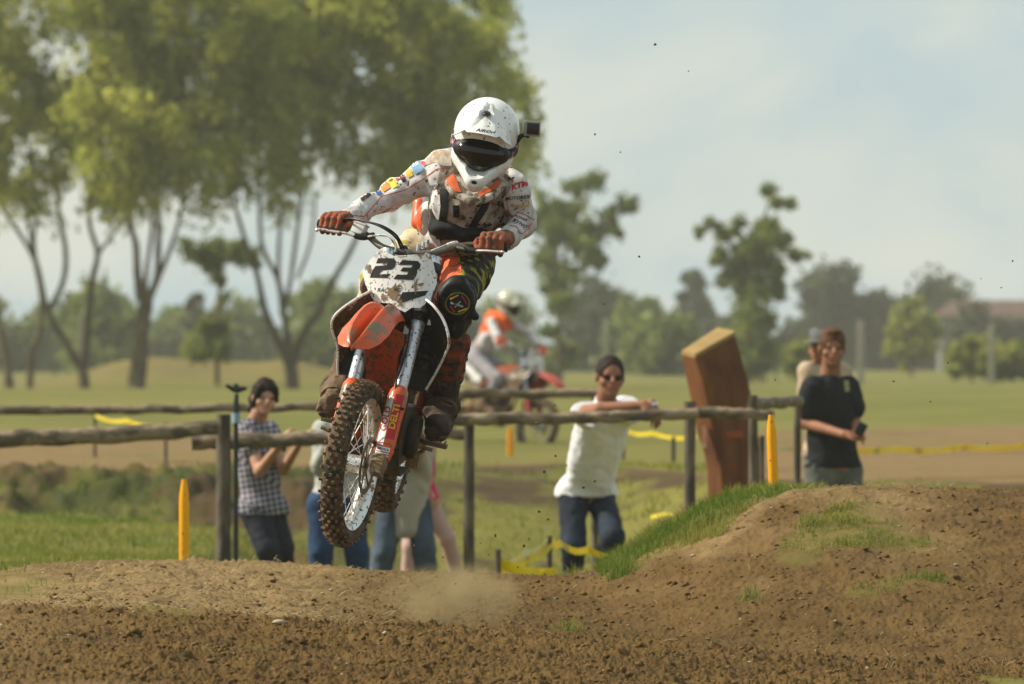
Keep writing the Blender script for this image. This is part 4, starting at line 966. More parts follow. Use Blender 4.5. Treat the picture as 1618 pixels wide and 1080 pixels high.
    mb = MB(); mb.tube([(-.60, -.02, .66), (-.50, -.03, .60), (-.46, -.07, .50), (-.52, -.11, .44), (-.70, -.16, .52), (-1.0, -.16, .66), (-1.15, -.15, .74)], [.022] * 6 + [.03], 12, sub=6); mb.build('exhaust_pipe', M_mudmet, root, local=True)
    mb = MB(); mb.tube([(-1.10, -.16, .72), (-1.25, -.165, .80), (-1.62, -.17, .90)], [.045, .06, .055], 14, sub=3); mb.build('silencer', M_mudmet, root, local=True)
    mb = MB(); rows = []
    for x, hw, z, dz in ((-.36, .045, 1.00, .10), (-.44, .085, 1.015, .16), (-.58, .105, 1.00, .18), (-.75, .085, .965, .14), (-.85, .07, .955, .08)):
        rows.append([(x, -hw, z - dz), (x, -hw, z - .03), (x, -hw * .6, z), (x, 0, z + .01), (x, hw * .6, z), (x, hw, z - .03), (x, hw, z - dz)])
    mb.loft(rows, .01); mb.build('fuel_tank', M_orangeD, root, local=True)
    mb = MB(); rows = []
    for x, hw, z in ((-.72, .05, 1.0), (-.80, .07, .985), (-1.0, .085, .96), (-1.2, .085, .965), (-1.38, .07, 1.0), (-1.46, .05, 1.02)):
        rows.append([(x, -hw, z - .08), (x, -hw, z - .02), (x, -hw * .6, z), (x, 0, z + .005), (x, hw * .6, z), (x, hw, z - .02), (x, hw, z - .08)])
    mb.loft(rows, .012); mb.build('seat', M_black, root, local=True)
    mb = MB(); rows = []
    for x, hw, z in ((-1.28, .08, .90), (-1.5, .10, .95), (-1.75, .095, 1.01), (-1.95, .07, 1.03)):
        rows.append([(x, t * hw, z - .035 * t * t) for t in np.linspace(-1, 1, 7)])
    mb.loft(rows, .004); mb.build('rear_fender', M_white, root, local=True)
    # radiator shrouds
    lf = [(586, 459), (579, 463), (566, 470), (555, 477), (545, 484), (535, 492), (528, 500), (524, 512), (526, 526), (531, 540), (534, 556), (533, 575), (534, 592)]
    rt = [(664, 466), (672, 472), (682, 480), (690, 489), (699, 502), (705, 516), (709, 533), (709, 546), (703, 560), (697, 573), (689, 588), (681, 602), (673, 615)]
    for side, o_ in ((-1, lf), (1, rt)):
        m = len(o_); xs = np.interp(np.linspace(0, 1, m), [0, .2, .5, .75, 1], [-.28, -.20, -.18, -.27, -.36])
        fr = [loc(a, b, x, False) for (a, b), x in zip(o_, xs)]
        rows = []
        for t, kx, kin in ((0, 0, 0), (.04, -.02, .004), (.25, -.10, .012), (.6, -.22, .035), (1, -.36, .075)):
            r_ = []
            for i, p in enumerate(fr):
                zc = .78; r_.append(p + np.array([kx, -side * kin, (zc - p[2]) * .25 * t]))
            rows.append(r_)
        mb = MB(); mb.loft(rows, .006 * -side); sh = mb.build('radiator_shroud', M_whiteM, root, local=True, angle=50)
        mb = MB(); mb.tube([p for p in fr], .0055, 8, sub=3); mb.build('shroud_edge', M_white, sh, local=True)
        # inner wing between shroud edge and radiator
        mb = MB(); rows = [[p + (-.03, -side * .004, 0) for p in fr[1:]], [p + np.array([-.13, -side * (.05 + .03 * math.sin(i / 11 * 3.14)), .0]) for i, p in enumerate(fr[1:])]]
        mb.loft(rows, .004); mb.build('radiator_louvre', M_whiteM if side < 0 else M_black, sh, local=True)
    for y in (-1, 1):
        mb = MB(); mb.loft([[(-.95, y * .12, .90), (-1.2, y * .14, .90), (-1.45, y * .12, .95)], [(-.92, y * .13, .72), (-1.15, y * .16, .66), (-1.35, y * .14, .80)]], .004); mb.build('side_panel', M_white, root, local=True)
        mb = MB(); mb.box((-.90, y * .215, .395), (.06, .10, .018)); mb.tube([(-.93, y * .12, .40), (-.90, y * .18, .39)], .012, 8)
        for k in range(5): mb.box((-.90, y * (.175 + .02 * k), .410), (.055, .004, .016))
        mb.build('footpeg', M_mudmet, root, local=True, bevel=.002)
    mb = MB(); mb.tube([(-.78, .17, .36), (-.70, .19, .38), (-.62, .20, .40), (-.61, .235, .40)], .008, 8, sub=3); mb.build('gear_lever', M_mudmet, root, local=True)
    mb = MB(); mb.tube([(-.86, -.16, .34), (-.74, -.19, .36), (-.62, -.19, .38), (-.61, -.23, .39)], .008, 8, sub=3); mb.build('brake_pedal', M_mudmet, root, local=True)
    mb = MB()
    for y in (-1, 1): mb.tube([(-.96, y * .10, .42), (-1.2, y * .105, .39), (-1.50, y * .115, .335)], [.03, .025, .02], 8, sub=3)
    mb.box((-1.08, 0, .40), (.1, .2, .05)); mb.build('swingarm', M_mudmet, root, local=True)
    mb = MB(); mb.box((-1.34, .105, .27), (.16, .055, .075)); mb.box((-1.42, .115, .33), (.08, .03, .10)); mb.build('chain_guide', M_mudmet, root, local=True, bevel=.008)
    mb = MB(); mb.lathe([(.10, -.003), (.10, .003), (.07, .003), (.07, -.003)], (-1.485, .085, .335), (0, 1, 0), 30, True); mb.tube([(-1.485, .085, .433), (-.95, .085, .47)], .006, 6); mb.tube([(-1.485, .085, .237), (-.95, .085, .37)], .006, 6); mb.build('chain', M_steel, root, local=True)
    mb = MB(); mb.tube([(-.98, 0, .38), (-.95, 0, .80)], .035, 12); mb.build('shock_absorber', M_mudmet, root, local=True)
    if printed:
        bv = bvh_of(plate); Z = lambda L: [(490 + x / 6.75, 320 + y / 6.75) for x, y in L]
        two = Z([(728, 592), (890, 592), (918, 625), (905, 685), (870, 712), (770, 722), (735, 765), (858, 757), (826, 803), (636, 798), (668, 718), (700, 675), (815, 668), (832, 642), (704, 645)])
        three = Z([(985, 612), (1150, 622), (1180, 655), (1170, 698), (1140, 722), (1143, 745), (1125, 792), (1088, 824), (888, 814), (928, 765), (1030, 770), (1048, 738), (962, 730), (990, 690), (1080, 690), (1094, 664), (940, 662)])
        decal('race_number', bv, [two], M_ink, plate); decal('race_number', bv, [three], M_ink, plate)
        decal('lettering', bv, text_polys('RÁCZ', 607, 458.5, 8.5, 3, .25, 1.0, .012), M_ink, plate, step=3)
        decal('stripe', bv, [Z([(985, 955), (1262, 938), (1225, 990), (1130, 1018), (1000, 1062), (930, 1062), (965, 1000)])], M_ink, plate)
        M_mudp = mat('dried_mud', (.24, .18, .11), .95, var=.25, vs=40, bump=.002, bs=150)
        rgm = np.random.default_rng(8)
        for cx_, cy_, a_, b_ in ((620, 463, 12, 12), (627, 455, 8, 6), (636, 403, 9, 5), (583, 425, 4, 7), (657, 452, 3, 12), (664, 449, 6, 3), (607, 470, 5, 6), (633, 478, 4, 8)):
            decal('mud_patch', bv, [[(cx_ + a_ * math.cos(t_) * q_, cy_ + b_ * math.sin(t_) * q_) for t_, q_ in zip(np.linspace(0, 2 * math.pi, 22, endpoint=False), rgm.uniform(.45, 1.25, 22))]], M_mudp, plate, .0035, step=3)
        bv = bvh_of(guard); GA = -77.0
        G = lambda u, v: (617.0 + v * .975 + u * .225, 665.0 - u * .975 + v * .225)     # u up along the guard, v to the right of it
        decal('sticker', bv, [[G(-40, -13), G(38, -13), G(38, -3), G(-40, -3)]], M_inkw, guard, .0012)
        decal('sticker', bv, [[G(-28, -1), G(44, -1), G(44, 12), G(-28, 12)]], M_inkr, guard, .0012)
        decal('sticker', bv, [[G(-56, -12), G(-42, -12), G(-42, 9), G(-56, 9)]], M_inkw, guard, .0012)
        c_ = G(2, -8); decal('lettering', bv, text_polys('GOLD', c_[0], c_[1], 13.5, GA, 0, 1.05, .03), M_inkr, guard, .0022, step=3)
        c_ = G(8, 4.5); decal('lettering', bv, text_polys('DELTI', c_[0], c_[1], 13.5, GA, 0, 1.15, .03), M_inky, guard, .0022, step=3)
        c_ = G(-46, -2); decal('lettering', bv, text_polys('SERVICE', c_[0], c_[1], 5.2, 13, 0, 1.0, .02), M_ink, guard, .0022, step=3)
        for k, mm in ((-51, M_inkr), (-54.5, M_inkb), (-37, M_inkr)): decal('stripe', bv, [[G(k, -11), G(k + 1.6, -11), G(k + 1.6, 9), G(k, 9)]], mm, guard, .0021, step=3)
    return root
BIKE = make_bike('orange and white dirt bike in mid jump with number 23 on its plate', 'dirt bikes on the track', BR, BT)
# ------------------------------------------------------------------ people
M_skin = mat('skin', (.46, .25, .165), .6, var=.12, vs=14, spec=.2)
M_skint = mat('tanned_skin', (.30, .135, .080), .6, var=.12, vs=14, spec=.2)
M_hairD = mat('dark_hair', (.022, .014, .010), .7, spec=.15, var=.2, vs=40, bump=.003, bs=120)
M_hairB = mat('brown_hair', (.11, .05, .025), .7, spec=.15, var=.25, vs=40, bump=.003, bs=120)
M_eye = mat('eye', (.03, .02, .015), .2)
M_lip = mat('lips', (.38, .13, .10), .5)
def basis(f, up=(0, 0, 1)):
    f = nrm(f); u = nrm(np.array(up, float) - f * np.dot(up, f)); return np.cross(u, f), f, u       # x = wearer's left
def head_prims(S, hc, B, neck, s=1.0, neck_r=.056):
    X, f, u = B; h = lambda a, b, c: hc + (X * a + f * b + u * c) * s; R = np.stack([X, f, u], 1)
    S.ell(h(0, -.012, .030), np.array((.076, .096, .092)) * s, R, .01); S.ell(h(0, .022, -.045), np.array((.056, .066, .068)) * s, R, .02)
    S.cone(h(0, .078, .020), h(0, .100, -.014), .009 * s, .015 * s, .012); S.cone(h(-.03, .066, .032), h(.03, .066, .032), .014 * s, None, .015)
    S.ell(h(0, .078, -.046), np.array((.024, .012, .012)) * s, R, .008); S.ell(h(0, .066, -.088), np.array((.024, .02, .018)) * s, R, .012)
    for q in (-1, 1):
        S.ell(h(q * .080, -.010, -.002), np.array((.010, .020, .032)) * s, R, .006); S.ell(h(q * .045, .048, -.025), np.array((.024, .026, .024)) * s, R, .014)
    S.cone(h(0, -.015, -.05), neck, neck_r * s, (neck_r + .008) * s, .025)
def face_bits(root, hc, B, s=1.0):
    X, f, u = B; h = lambda a, b, c: hc + (X * a + f * b + u * c) * s
    for q in (-1, 1):
        mb = MB(); mb.ball(h(q * .031, .076, .010), .0095 * s, 10); mb.build('eye', M_eye, root)
    mb = MB(); mb.tube([h(-.024, .084, -.045), h(0, .091, -.043), h(.024, .084, -.045)], [.003, .006, .003], 6, sub=3); mb.build('mouth', M_lip, root)
def hand_prims(S, wr, d, pn, s=1.0, curl=.5, k=.006):
    """open or half closed hand: d towards the fingers, pn out of the palm"""
    d = nrm(d); pn = nrm(np.array(pn, float) - d * np.dot(pn, d)); a = np.cross(d, pn)
    S.cone(wr, wr + d * .035 * s, .026 * s, .030 * s, .02)
    for i, (o, L) in enumerate(((-.030, .070), (-.010, .079), (.010, .075), (.029, .060))):
        kn = wr + (d * .085 + a * o) * s; S.cone(wr + (d * .03 + a * o * .6) * s, kn, .017 * s, .0125 * s, .012)
        p = kn; dd = d.copy(); 
        for t, fr in enumerate((.45, .32, .26)):
            dd = nrm(dd + pn * curl * (.5 + .35 * t) * (1 + .12 * i)); q = p + dd * L * fr * s; S.cone(p, q, (.0102 - .001 * t) * s, (.0095 - .001 * t) * s, .003); p = q
    t0 = wr + (d * .025 - a * .028) * s; t1 = t0 + (d * .035 - a * .030 + pn * .012) * s; S.cone(t0, t1, .014 * s, .011 * s, .01); S.cone(t1, t1 + (d * .032 - a * .004 + pn * .014) * s, .0105 * s, .009 * s, .003)
def limb(S, pts, rr, k=None):
    for a, b, ra, rb in zip(pts, pts[1:], rr, rr[1:]): S.cone(a, b, ra, rb, k)
def torso_prims(S, J, s=1.0, belly=0.0):
    sR, sL, hR, hL = (np.array(J[q]) for q in ('shR', 'shL', 'hipR', 'hipL')); sm, hm = (sR + sL) / 2, (hR + hL) / 2; dn = nrm(hm - sm)
    for a, b in ((sR, hR), (sL, hL)):
        S.cone(sm + (a - sm) * .50 + dn * .09, hm + (b - hm) * .45, .100 * s, .098 * s, .04); S.cone(sm + (a - sm) * .45 + dn * .035, sm + (a - sm) * .95 + dn * .01, .066 * s, .055 * s, .03)
    S.cone(sm + dn * .08, hm - dn * .05, .10 * s, (.105 + belly) * s, .05); S.cone(hR, hL, .098 * s, .098 * s, .04); S.cone(sm - dn * .03, sm + dn * .08, .055 * s, .09 * s, .04)
def figure(label, J, hf, hu, skin=M_skin, vox=.0085, s=1.0, cat='person', group=None, belly=0.0, hands=None, face=True, neck_r=.056, thigh=.082):
    J = {k: np.array(v, float) for k, v in J.items()}; B = basis(hf, hu); S = SDF(.02)
    torso_prims(S, J, s, belly); sm = (J['shR'] + J['shL']) / 2; head_prims(S, J['head'], B, J.get('neck', sm), s * 1.07, neck_r)
    for q in 'RL':
        limb(S, [J['sh' + q], J['el' + q], J['wr' + q]], [.050 * s, .042 * s, .027 * s]); hd, pn, cu = (hands or {}).get(q, ((0, -.3, -1), (0, -1, 0), .5)); hand_prims(S, J['wr' + q], hd, pn, s, cu)
        limb(S, [J['hip' + q], J['kn' + q], J['an' + q]], [thigh * s, .056 * s, .038 * s]); ft = J['to' + q]; an = J['an' + q]; S.cone(an + (0, 0, -.03), ft, .036 * s, .028 * s, .02); S.cone(an + (0, 0, -.045) + nrm(an - ft) * .03, ft, .03 * s, .026 * s, .02)
    base = (J['anR'] + J['anL']) / 2; base[2] = min(J['toR'][2], J['toL'][2]) - .03
    root = empty('person', base); tag(root, label, cat, group); S.build('body', vox, skin, root, smooth_it=2)
    if face: face_bits(root, J['head'], B, s * 1.07)
    return root, J, B
def trousers(root, J, m, name='trousers', r=(.105, .083, .068), vox=.009, s=1.0, top=None, noise=.008, bottom=1.0, hipr=.108, seed=1):
    S = SDF(.03); S.cone(J['hipR'], J['hipL'], hipr * s, None, .04); hm = (J['hipR'] + J['hipL']) / 2; sm = (J['shR'] + J['shL']) / 2; up = nrm(sm - hm); S.cone(hm, hm + up * .10, hipr * s, hipr * .98 * s, .05)
    for q in 'RL':
        a = J['kn' + q] + (J['an' + q] - J['kn' + q]) * bottom; limb(S, [J['hip' + q] - (0, 0, .01), J['kn' + q], a], [r[0] * s, r[1] * s, r[2] * s], .02)
    S.noise = [(noise, 14, (0.2, .3, 1), seed), (noise * .5, 40, None, seed + 1)]; S.plane(hm + up * (top if top else .09), up)
    return S.build(name, vox, m, root)
def shirt(root, J, m, name='shirt', arm=1.0, r=(.064, .060, .050), hem=.04, vox=.009, s=1.0, infl=.014, noise=.008, belly=0.0, seed=3, flare=0.0, k=.03):
    S = SDF(k); torso_prims(S, J, s, belly); hm = (J['hipR'] + J['hipL']) / 2; sm = (J['shR'] + J['shL']) / 2; up = nrm(sm - hm)
    if hem > 0: S.cone(J['hipR'] * .6 + hm * .4, J['hipR'] * .6 + hm * .4 - up * (hem + .07), (.11 + flare) * s, (.115 + flare * 1.3) * s, .04); S.cone(J['hipL'] * .6 + hm * .4, J['hipL'] * .6 + hm * .4 - up * (hem + .07), (.11 + flare) * s, (.115 + flare * 1.3) * s, .04)
    for q in 'RL':
        a, b, c = J['sh' + q], J['el' + q], J['wr' + q]
        if arm <= 1: limb(S, [a, a + (b - a) * arm], [r[0] * s, r[1] * s])
        else: limb(S, [a, b, b + (c - b) * (arm - 1)], [r[0] * s, r[1] * s, r[2] * s])
    if arm <= 1:
        for q in 'RL':
            a, b = J['sh' + q], J['el' + q]; pt = a + (b - a) * arm; n_ = nrm(b - a)
            S.sub.append(('c', pt + n_ * .07, pt + n_ * .075, .075 * s, .075 * s, None)) if np.dot(n_, nrm(hm - sm)) < .8 else None
    S.noise = [(noise, 11, tuple(up * .6 + np.array([.6, .2, .2])), seed), (noise * .5, 32, None, seed + 1)]; S.plane(hm - up * hem, (0, 0, -1)); S.plane(J.get('neck', sm) + up * .045, up)
    return S.build(name, vox, m, root, infl=infl)
def hair(root, J, B, m, s=1.0, extra=None, low=-.02, vox=.006, face=.30):
    s *= 1.07; X, f, u = B; hc = J['head']; h = lambda a, b, c: hc + (X * a + f * b + u * c) * s; R = np.stack([X, f, u], 1); S = SDF(.02)
    S.ell(h(0, -.018, .038), np.array((.086, .106, .102)) * s, R); S.sub.append(('e', h(0, .122, .004 if extra is None else -.032), np.array((.080 if extra is None else .064, .092, .104)) * s, R, None));
    if extra is None: S.sub.append(('e', h(0, .02, -.03), np.array((.12, .055, .055)) * s, R, None)) 
    if extra: extra(S, h)
    S.noise = [(.004, 45, None, 5), (.003, 90, None, 6)]; S.plane(h(0, 0, low), -u if extra is None else -u)
    return S.build('hair', vox, m, root, smooth_it=1)
def shoe(root, J, m, s=1.0):
    for q in 'RL':
        an, to = J['an' + q], J['to' + q]; S = SDF(.02); S.cone(an + (0, 0, -.02), to, .042 * s, .036 * s); S.cone(an + (0, 0, -.045) + nrm(an - to) * .03, to, .036 * s, .034 * s); S.plane((to[0], to[1], to[2] - .022), (0, 0, -1)); S.build('shoe', .009, m, root)
def feet(J, d, dirx=0.0):
    for q in 'RL':
        a = J['an' + q]; z = gz(a[0], a[1]); J['an' + q] = np.array([a[0], a[1], z + .085]); J['to' + q] = np.array([a[0] + dirx, a[1] - .13, z + .035])
    return J

M_whiteshirt = mat('white_cotton', (.74, .73, .76), .85, var=.05); M_denim = mat('dark_denim', (.010, .016, .030), .85, col2=(.022, .034, .055), c2s=5, var=.2, bump=.001, bs=300)
M_jeans = mat('blue_denim', (.009, .032, .085), .85, col2=(.022, .062, .135), c2s=4, var=.15); M_jeansg = mat('faded_denim', (.040, .062, .092), .85, col2=(.085, .115, .15), c2s=4, var=.15)
M_navy = mat('navy_trousers', (.016, .020, .034), .8, var=.2); M_greytop = mat('light_grey_knit', (.40, .41, .38), .9, var=.1); M_cream = mat('cream_knit', (.38, .34, .27), .9, var=.12)
M_pinkleg = mat('pale_pink_leggings', (.50, .32, .30), .7, var=.05); M_pink = mat('magenta_cotton', (.55, .04, .12), .8); M_redshort = mat('coral_cotton', (.60, .12, .09), .8)
M_blackt = mat('black_cotton', (.012, .014, .017), .85, var=.2); M_greycl = mat('grey_work_trousers', (.10, .105, .095), .9, col2=(.16, .16, .14), c2s=6, var=.2)
M_shoe = mat('shoe_leather', (.05, .04, .035), .6); M_shoew = mat('white_shoe', (.6, .58, .54), .6)
# man in white, leaning on the rail
D0 = 58.25
J = dict(head=P(964, 597, D0 + .35), neck=P(956, 640, D0 + .5), shR=P(926, 652, D0 + .35), shL=P(986, 648, D0 + .65), elR=P(948, 646, D0 - .02), wrR=P(1018, 639, D0 - .12), elL=P(1000, 646, D0 + .35), wrL=P(1030, 637, D0 - .02),
         hipR=P(906, 778, D0 + .85), hipL=P(948, 778, D0 + 1.0), knR=P(906, 862, D0 + .65), knL=P(968, 850, D0 + .60), anR=P(904, 950, D0 + .85), anL=P(950, 945, D0 + .9)); feet(J, D0)
WM, J, B = figure('man in white polo shirt and sunglasses leaning on the fence rail', J, (.18, -1, -.08), (.05, 0, 1), M_skint, hands={'R': ((.75, -.35, -.75), (-.3, .8, -.6), .35), 'L': ((.25, -.4, -1), (-.2, .8, -.3), .35)}, s=1.08)
shirt(WM, J, M_whiteshirt, 'polo_shirt', arm=.98, r=(.078, .078, .06), hem=.04, infl=.020, noise=.012, flare=.004, s=1.03); trousers(WM, J, M_denim, 'jeans', r=(.100, .082, .072), hipr=.106, s=1.02); shoe(WM, J, M_shoe); hair(WM, J, B, M_hairD, s=1.04)
X_, f_, u_ = B; h = lambda a, b, c: J['head'] + (X_ * a + f_ * b + u_ * c) * 1.13
mb = MB()
for q in (-1, 1): mb.ball(h(q * .033, .080, .010), np.array((.030, .010, .020)), 12, np.stack([X_, f_, u_], 1)); mb.tube([h(q * .06, .07, .014), h(q * .08, 0, .012)], .003, 6)
mb.build('sunglasses', mat('sunglass_lens', (.008, .008, .01), .15), WM)
mb = MB(); mb.lathe([(.034, -.009), (.038, -.009), (.038, .009), (.034, .009)], J['wrL'] + (.005, 0, -.01), (.25, -.2, -1), 16, True); mb.build('wristwatch', M_alu, WM)
S = SDF(.01); sm = J['neck']; S.cone(sm + (-.05, -.04, .03), sm + (-.015, -.10, .0), .022); S.cone(sm + (.05, -.03, .03), sm + (.015, -.10, .0), .022); S.cone(sm + (-.05, .03, .045), sm + (.05, .04, .045), .022); S.build('collar', .007, M_whiteshirt, WM)
# woman in the checked blouse
M_plaid = bpy.data.materials.new('checked_cotton'); M_plaid.use_nodes = True; t = M_plaid.node_tree; ck = t.nodes.new('ShaderNodeTexChecker'); tc_ = t.nodes.new('ShaderNodeTexCoord'); mp_ = t.nodes.new('ShaderNodeMapping')
mp_.inputs['Rotation'].default_value = (0.0, .95, .12); mp_.inputs['Scale'].default_value = (1, .001, 1); ck.inputs['Scale'].default_value = 38; ck.inputs['Color1'].default_value = (.27, .25, .28, 1); ck.inputs['Color2'].default_value = (.035, .035, .065, 1)
t.links.new(tc_.outputs['Object'], mp_.inputs['Vector']); t.links.new(mp_.outputs[0], ck.inputs['Vector']); t.links.new(ck.outputs['Color'], t.nodes['Principled BSDF'].inputs['Base Color']); t.nodes['Principled BSDF'].inputs['Roughness'].default_value = .85
D0 = 58.7
J = dict(head=P(418, 629, D0), neck=P(404, 668, D0 + .12), shR=P(390, 681, D0 + .0), shL=P(424, 682, D0 + .25), elR=P(410, 744, D0 - .15), wrR=P(444, 700, D0 - .42), elL=P(448, 742, D0 + .02), wrL=P(474, 699, D0 - .40),
         hipR=P(404, 806, D0 + .05), hipL=P(426, 806, D0 + .22), knR=P(423, 868, D0 - .05), knL=P(445, 866, D0 + .15), anR=P(436, 950, D0 + .15), anL=P(452, 950, D0 + .4)); feet(J, D0, .06)
WO, J, B = figure('woman in a checked short sleeved blouse and navy trousers beside the sprinkler pipe', J, (.28, -1, -.12), (.12, 0, 1), M_skin, hands={'R': ((.5, .1, .9), (.8, .2, -.3), .6), 'L': ((.55, .1, .75), (.5, .2, -.6), .6)}, s=.92)
shirt(WO, J, M_plaid, 'blouse', arm=.42, r=(.068, .070, .05), hem=.03, infl=.018, noise=.010, flare=.025, s=.95); trousers(WO, J, M_navy, r=(.104, .085, .070), s=.98); shoe(WO, J, M_shoe, .9)
hair(WO, J, B, mat('dark_brown_hair', (.020, .011, .008), .7, spec=.15, var=.3, vs=30, bump=.004, bs=90), s=.95, extra=lambda S, h: (S.cone(h(-.02, -.09, .03), h(-.05, -.12, -.10), .042, .024), S.ell(h(0, -.03, -.02), np.array((.084, .068, .088))), S.cone(h(-.055, .055, .075), h(-.080, .02, -.05), .020, .010), S.cone(h(.050, .06, .078), h(.080, .03, -.01), .020, .010), S.cone(h(-.04, -.07, -.02), h(.04, -.07, -.02), .05, .05)), low=-.12)
# person in the grey top behind the front wheel
D0 = 59.4
J = dict(head=P(528, 625, D0), neck=P(527, 655, D0 + .05), shR=P(510, 678, D0), shL=P(560, 678, D0 + .08), elR=P(506, 735, D0 - .05), wrR=P(520, 700, D0 - .3), elL=P(575, 735, D0), wrL=P(560, 700, D0 - .25),
         hipR=P(511, 796, D0), hipL=P(550, 796, D0 + .05), knR=P(507, 870, D0 - .05), knL=P(563, 870, D0 - .02), anR=P(512, 950, D0), anL=P(568, 950, D0 + .05)); feet(J, D0)
GT, J, B = figure('person in a light grey long sleeved top and bright blue jeans behind the front wheel', J, (.2, -1, 0), (0, 0, 1), M_skin, s=.95)
shirt(GT, J, M_greytop, 'jumper', arm=1.9, r=(.058, .05, .042), hem=.0, infl=.012, s=.95); trousers(GT, J, M_jeans, 'jeans', r=(.112, .085, .070), s=.98, hipr=.118); shoe(GT, J, M_shoew, .9); hair(GT, J, B, M_hairD, s=.97)
# person in the cream cardigan
D0 = 60.0
J = dict(head=P(650, 628, D0), neck=P(648, 662, D0 + .05), shR=P(624, 684, D0), shL=P(672, 684, D0 + .08), elR=P(622, 745, D0), wrR=P(634, 700, D0 - .25), elL=P(668, 745, D0), wrL=P(660, 700, D0 - .25),
         hipR=P(622, 800, D0), hipL=P(658, 800, D0 + .05), knR=P(606, 872, D0 - .05), knL=P(670, 868, D0 - .02), anR=P(596, 950, D0), anL=P(678, 950, D0 + .05)); feet(J, D0)
CC, J, B = figure('person in a long cream cardigan and faded blue jeans seen below the rear wheel', J, (-.1, -1, 0), (0, 0, 1), M_skin, s=.95)
trousers(CC, J, M_jeansg, 'jeans', r=(.105, .085, .078), s=.98); shoe(CC, J, M_shoe, .9); hair(CC, J, B, M_hairB, s=.97)
S = SDF(.03); torso_prims(S, J, .95); S.cone(P(628, 780, D0), P(632, 838, D0 - .03), .09, .07); S.cone(P(646, 780, D0), P(644, 835, D0 - .03), .088, .07)
for q in 'RL': limb(S, [J['sh' + q], J['el' + q], J['wr' + q]], [.055, .05, .042])
S.noise = [(.016, 13, (1, .2, .1), 7)]; S.plane(P(640, 850, D0), (0, 0, -1)); S.plane(J['neck'] + (0, 0, .03), (0, 0, 1)); S.build('cardigan', .009, M_cream, CC, infl=.015)
# walker in pink leggings
D0 = 60.9
J = dict(head=P(660, 640, D0), neck=P(661, 672, D0 + .05), shR=P(640, 692, D0), shL=P(677, 692, D0 + .08), elR=P(636, 740, D0), wrR=P(642, 790, D0 - .1), elL=P(681, 735, D0 + .1), wrL=P(673, 770, D0 - .1),
         hipR=P(650, 792, D0), hipL=P(676, 794, D0 + .05), knR=P(649, 862, D0 - .1), knL=P(706, 850, D0 + .1), anR=P(640, 940, D0 - .05), anL=P(732, 925, D0 + .3)); feet(J, D0)
PK, J, B = figure('walker in pale pink leggings and magenta top left of a fence post', J, (.5, -1, 0), (0, 0, 1), M_skin, s=.88)
shirt(PK, J, M_pink, 'top', arm=.4, r=(.05, .05, .04), hem=-.02, infl=.008, s=.82); trousers(PK, J, M_pinkleg, 'leggings', r=(.078, .060, .045), s=.98, hipr=.085, noise=.003); shoe(PK, J, M_shoew, .85); hair(PK, J, B, M_hairB, s=.9)
# man in black
D0 = 62.6
J = dict(head=P(1315, 551, D0), neck=P(1313, 590, D0 + .05), shR=P(1283, 613, D0 - .05), shL=P(1340, 611, D0 + .12), elR=P(1272, 668, D0 - .05), wrR=P(1334, 686, D0 - .35), elL=P(1350, 665, D0 + .1), wrL=P(1356, 690, D0 - .25),
         hipR=P(1296, 742, D0), hipL=P(1336, 742, D0 + .08), knR=P(1300, 830, D0 - .05), knL=P(1342, 830, D0 + .05), anR=P(1300, 900, D0), anL=P(1345, 900, D0 + .1)); feet(J, D0)
BM, J, B = figure('stocky man in black t-shirt and grey work trousers behind the dirt mound', J, (.12, -1, -.08), (.02, 0, 1), M_skint, belly=.02, hands={'R': ((.9, -.1, -.1), (0, .2, -1), .8), 'L': ((.2, -.5, .1), (-.9, .1, -.3), .8)}, s=1.06)
tee = shirt(BM, J, M_blackt, 'tshirt', arm=.62, r=(.060, .072, .06), hem=-.015, infl=.018, noise=.012, belly=.03, s=1.10); trousers(BM, J, M_greycl, r=(.108, .098, .094), s=1.10, top=.12); shoe(BM, J, M_shoe); hair(BM, J, B, M_hairB, s=1.05, extra=lambda S, h: S.ell(h(0, .03, .11), (.06, .06, .03)))
bv = bvh_of(tee); decal('shirt_print', bv, [[(1333, 601), (1341, 601), (1342, 618), (1335, 619)]], mat('faded_yellow_print', (.30, .27, .12), .8), tee, .003)
mb = MB(); mb.box(P(1360, 678, D0 - .42), (.07, .04, .10), rotm((0, 1, 0), .5)); mb.build('phone', M_black, BM, bevel=.008)
# person in a cap behind him
D0 = 66.0
J = dict(head=P(1296, 549, D0), neck=P(1294, 580, D0 + .05), shR=P(1277, 586, D0), shL=P(1330, 588, D0 + .08), elR=P(1274, 650, D0), wrR=P(1290, 690, D0 - .15), elL=P(1335, 650, D0), wrL=P(1325, 690, D0 - .15),
         hipR=P(1290, 715, D0), hipL=P(1322, 715, D0 + .05), knR=P(1290, 800, D0 - .05), knL=P(1325, 800, D0), anR=P(1290, 880, D0), anL=P(1325, 880, D0)); feet(J, D0)
CP, J, B = figure('person in a dark cap and beige shirt mostly hidden behind the man in black', J, (-.5, -.8, -.1), (0, 0, 1), M_skint, s=.98)
shirt(CP, J, mat('beige_cotton', (.45, .34, .24), .85), arm=.9, r=(.065, .062, .05), hem=.03, s=.98); trousers(CP, J, M_greycl, s=.98); shoe(CP, J, M_shoe); 
S = SDF(.015); X_, f_, u_ = B; S.ell(J['head'] + u_ * .045 - f_ * .01, (.088, .102, .088), np.stack([X_, f_, u_], 1)); S.ell(J['head'] + u_ * .055 + f_ * .12, (.06, .07, .012), np.stack([X_, f_, u_], 1)); S.plane(J['head'] + u_ * .04, -u_); S.build('cap', .007, M_greycl, CP)

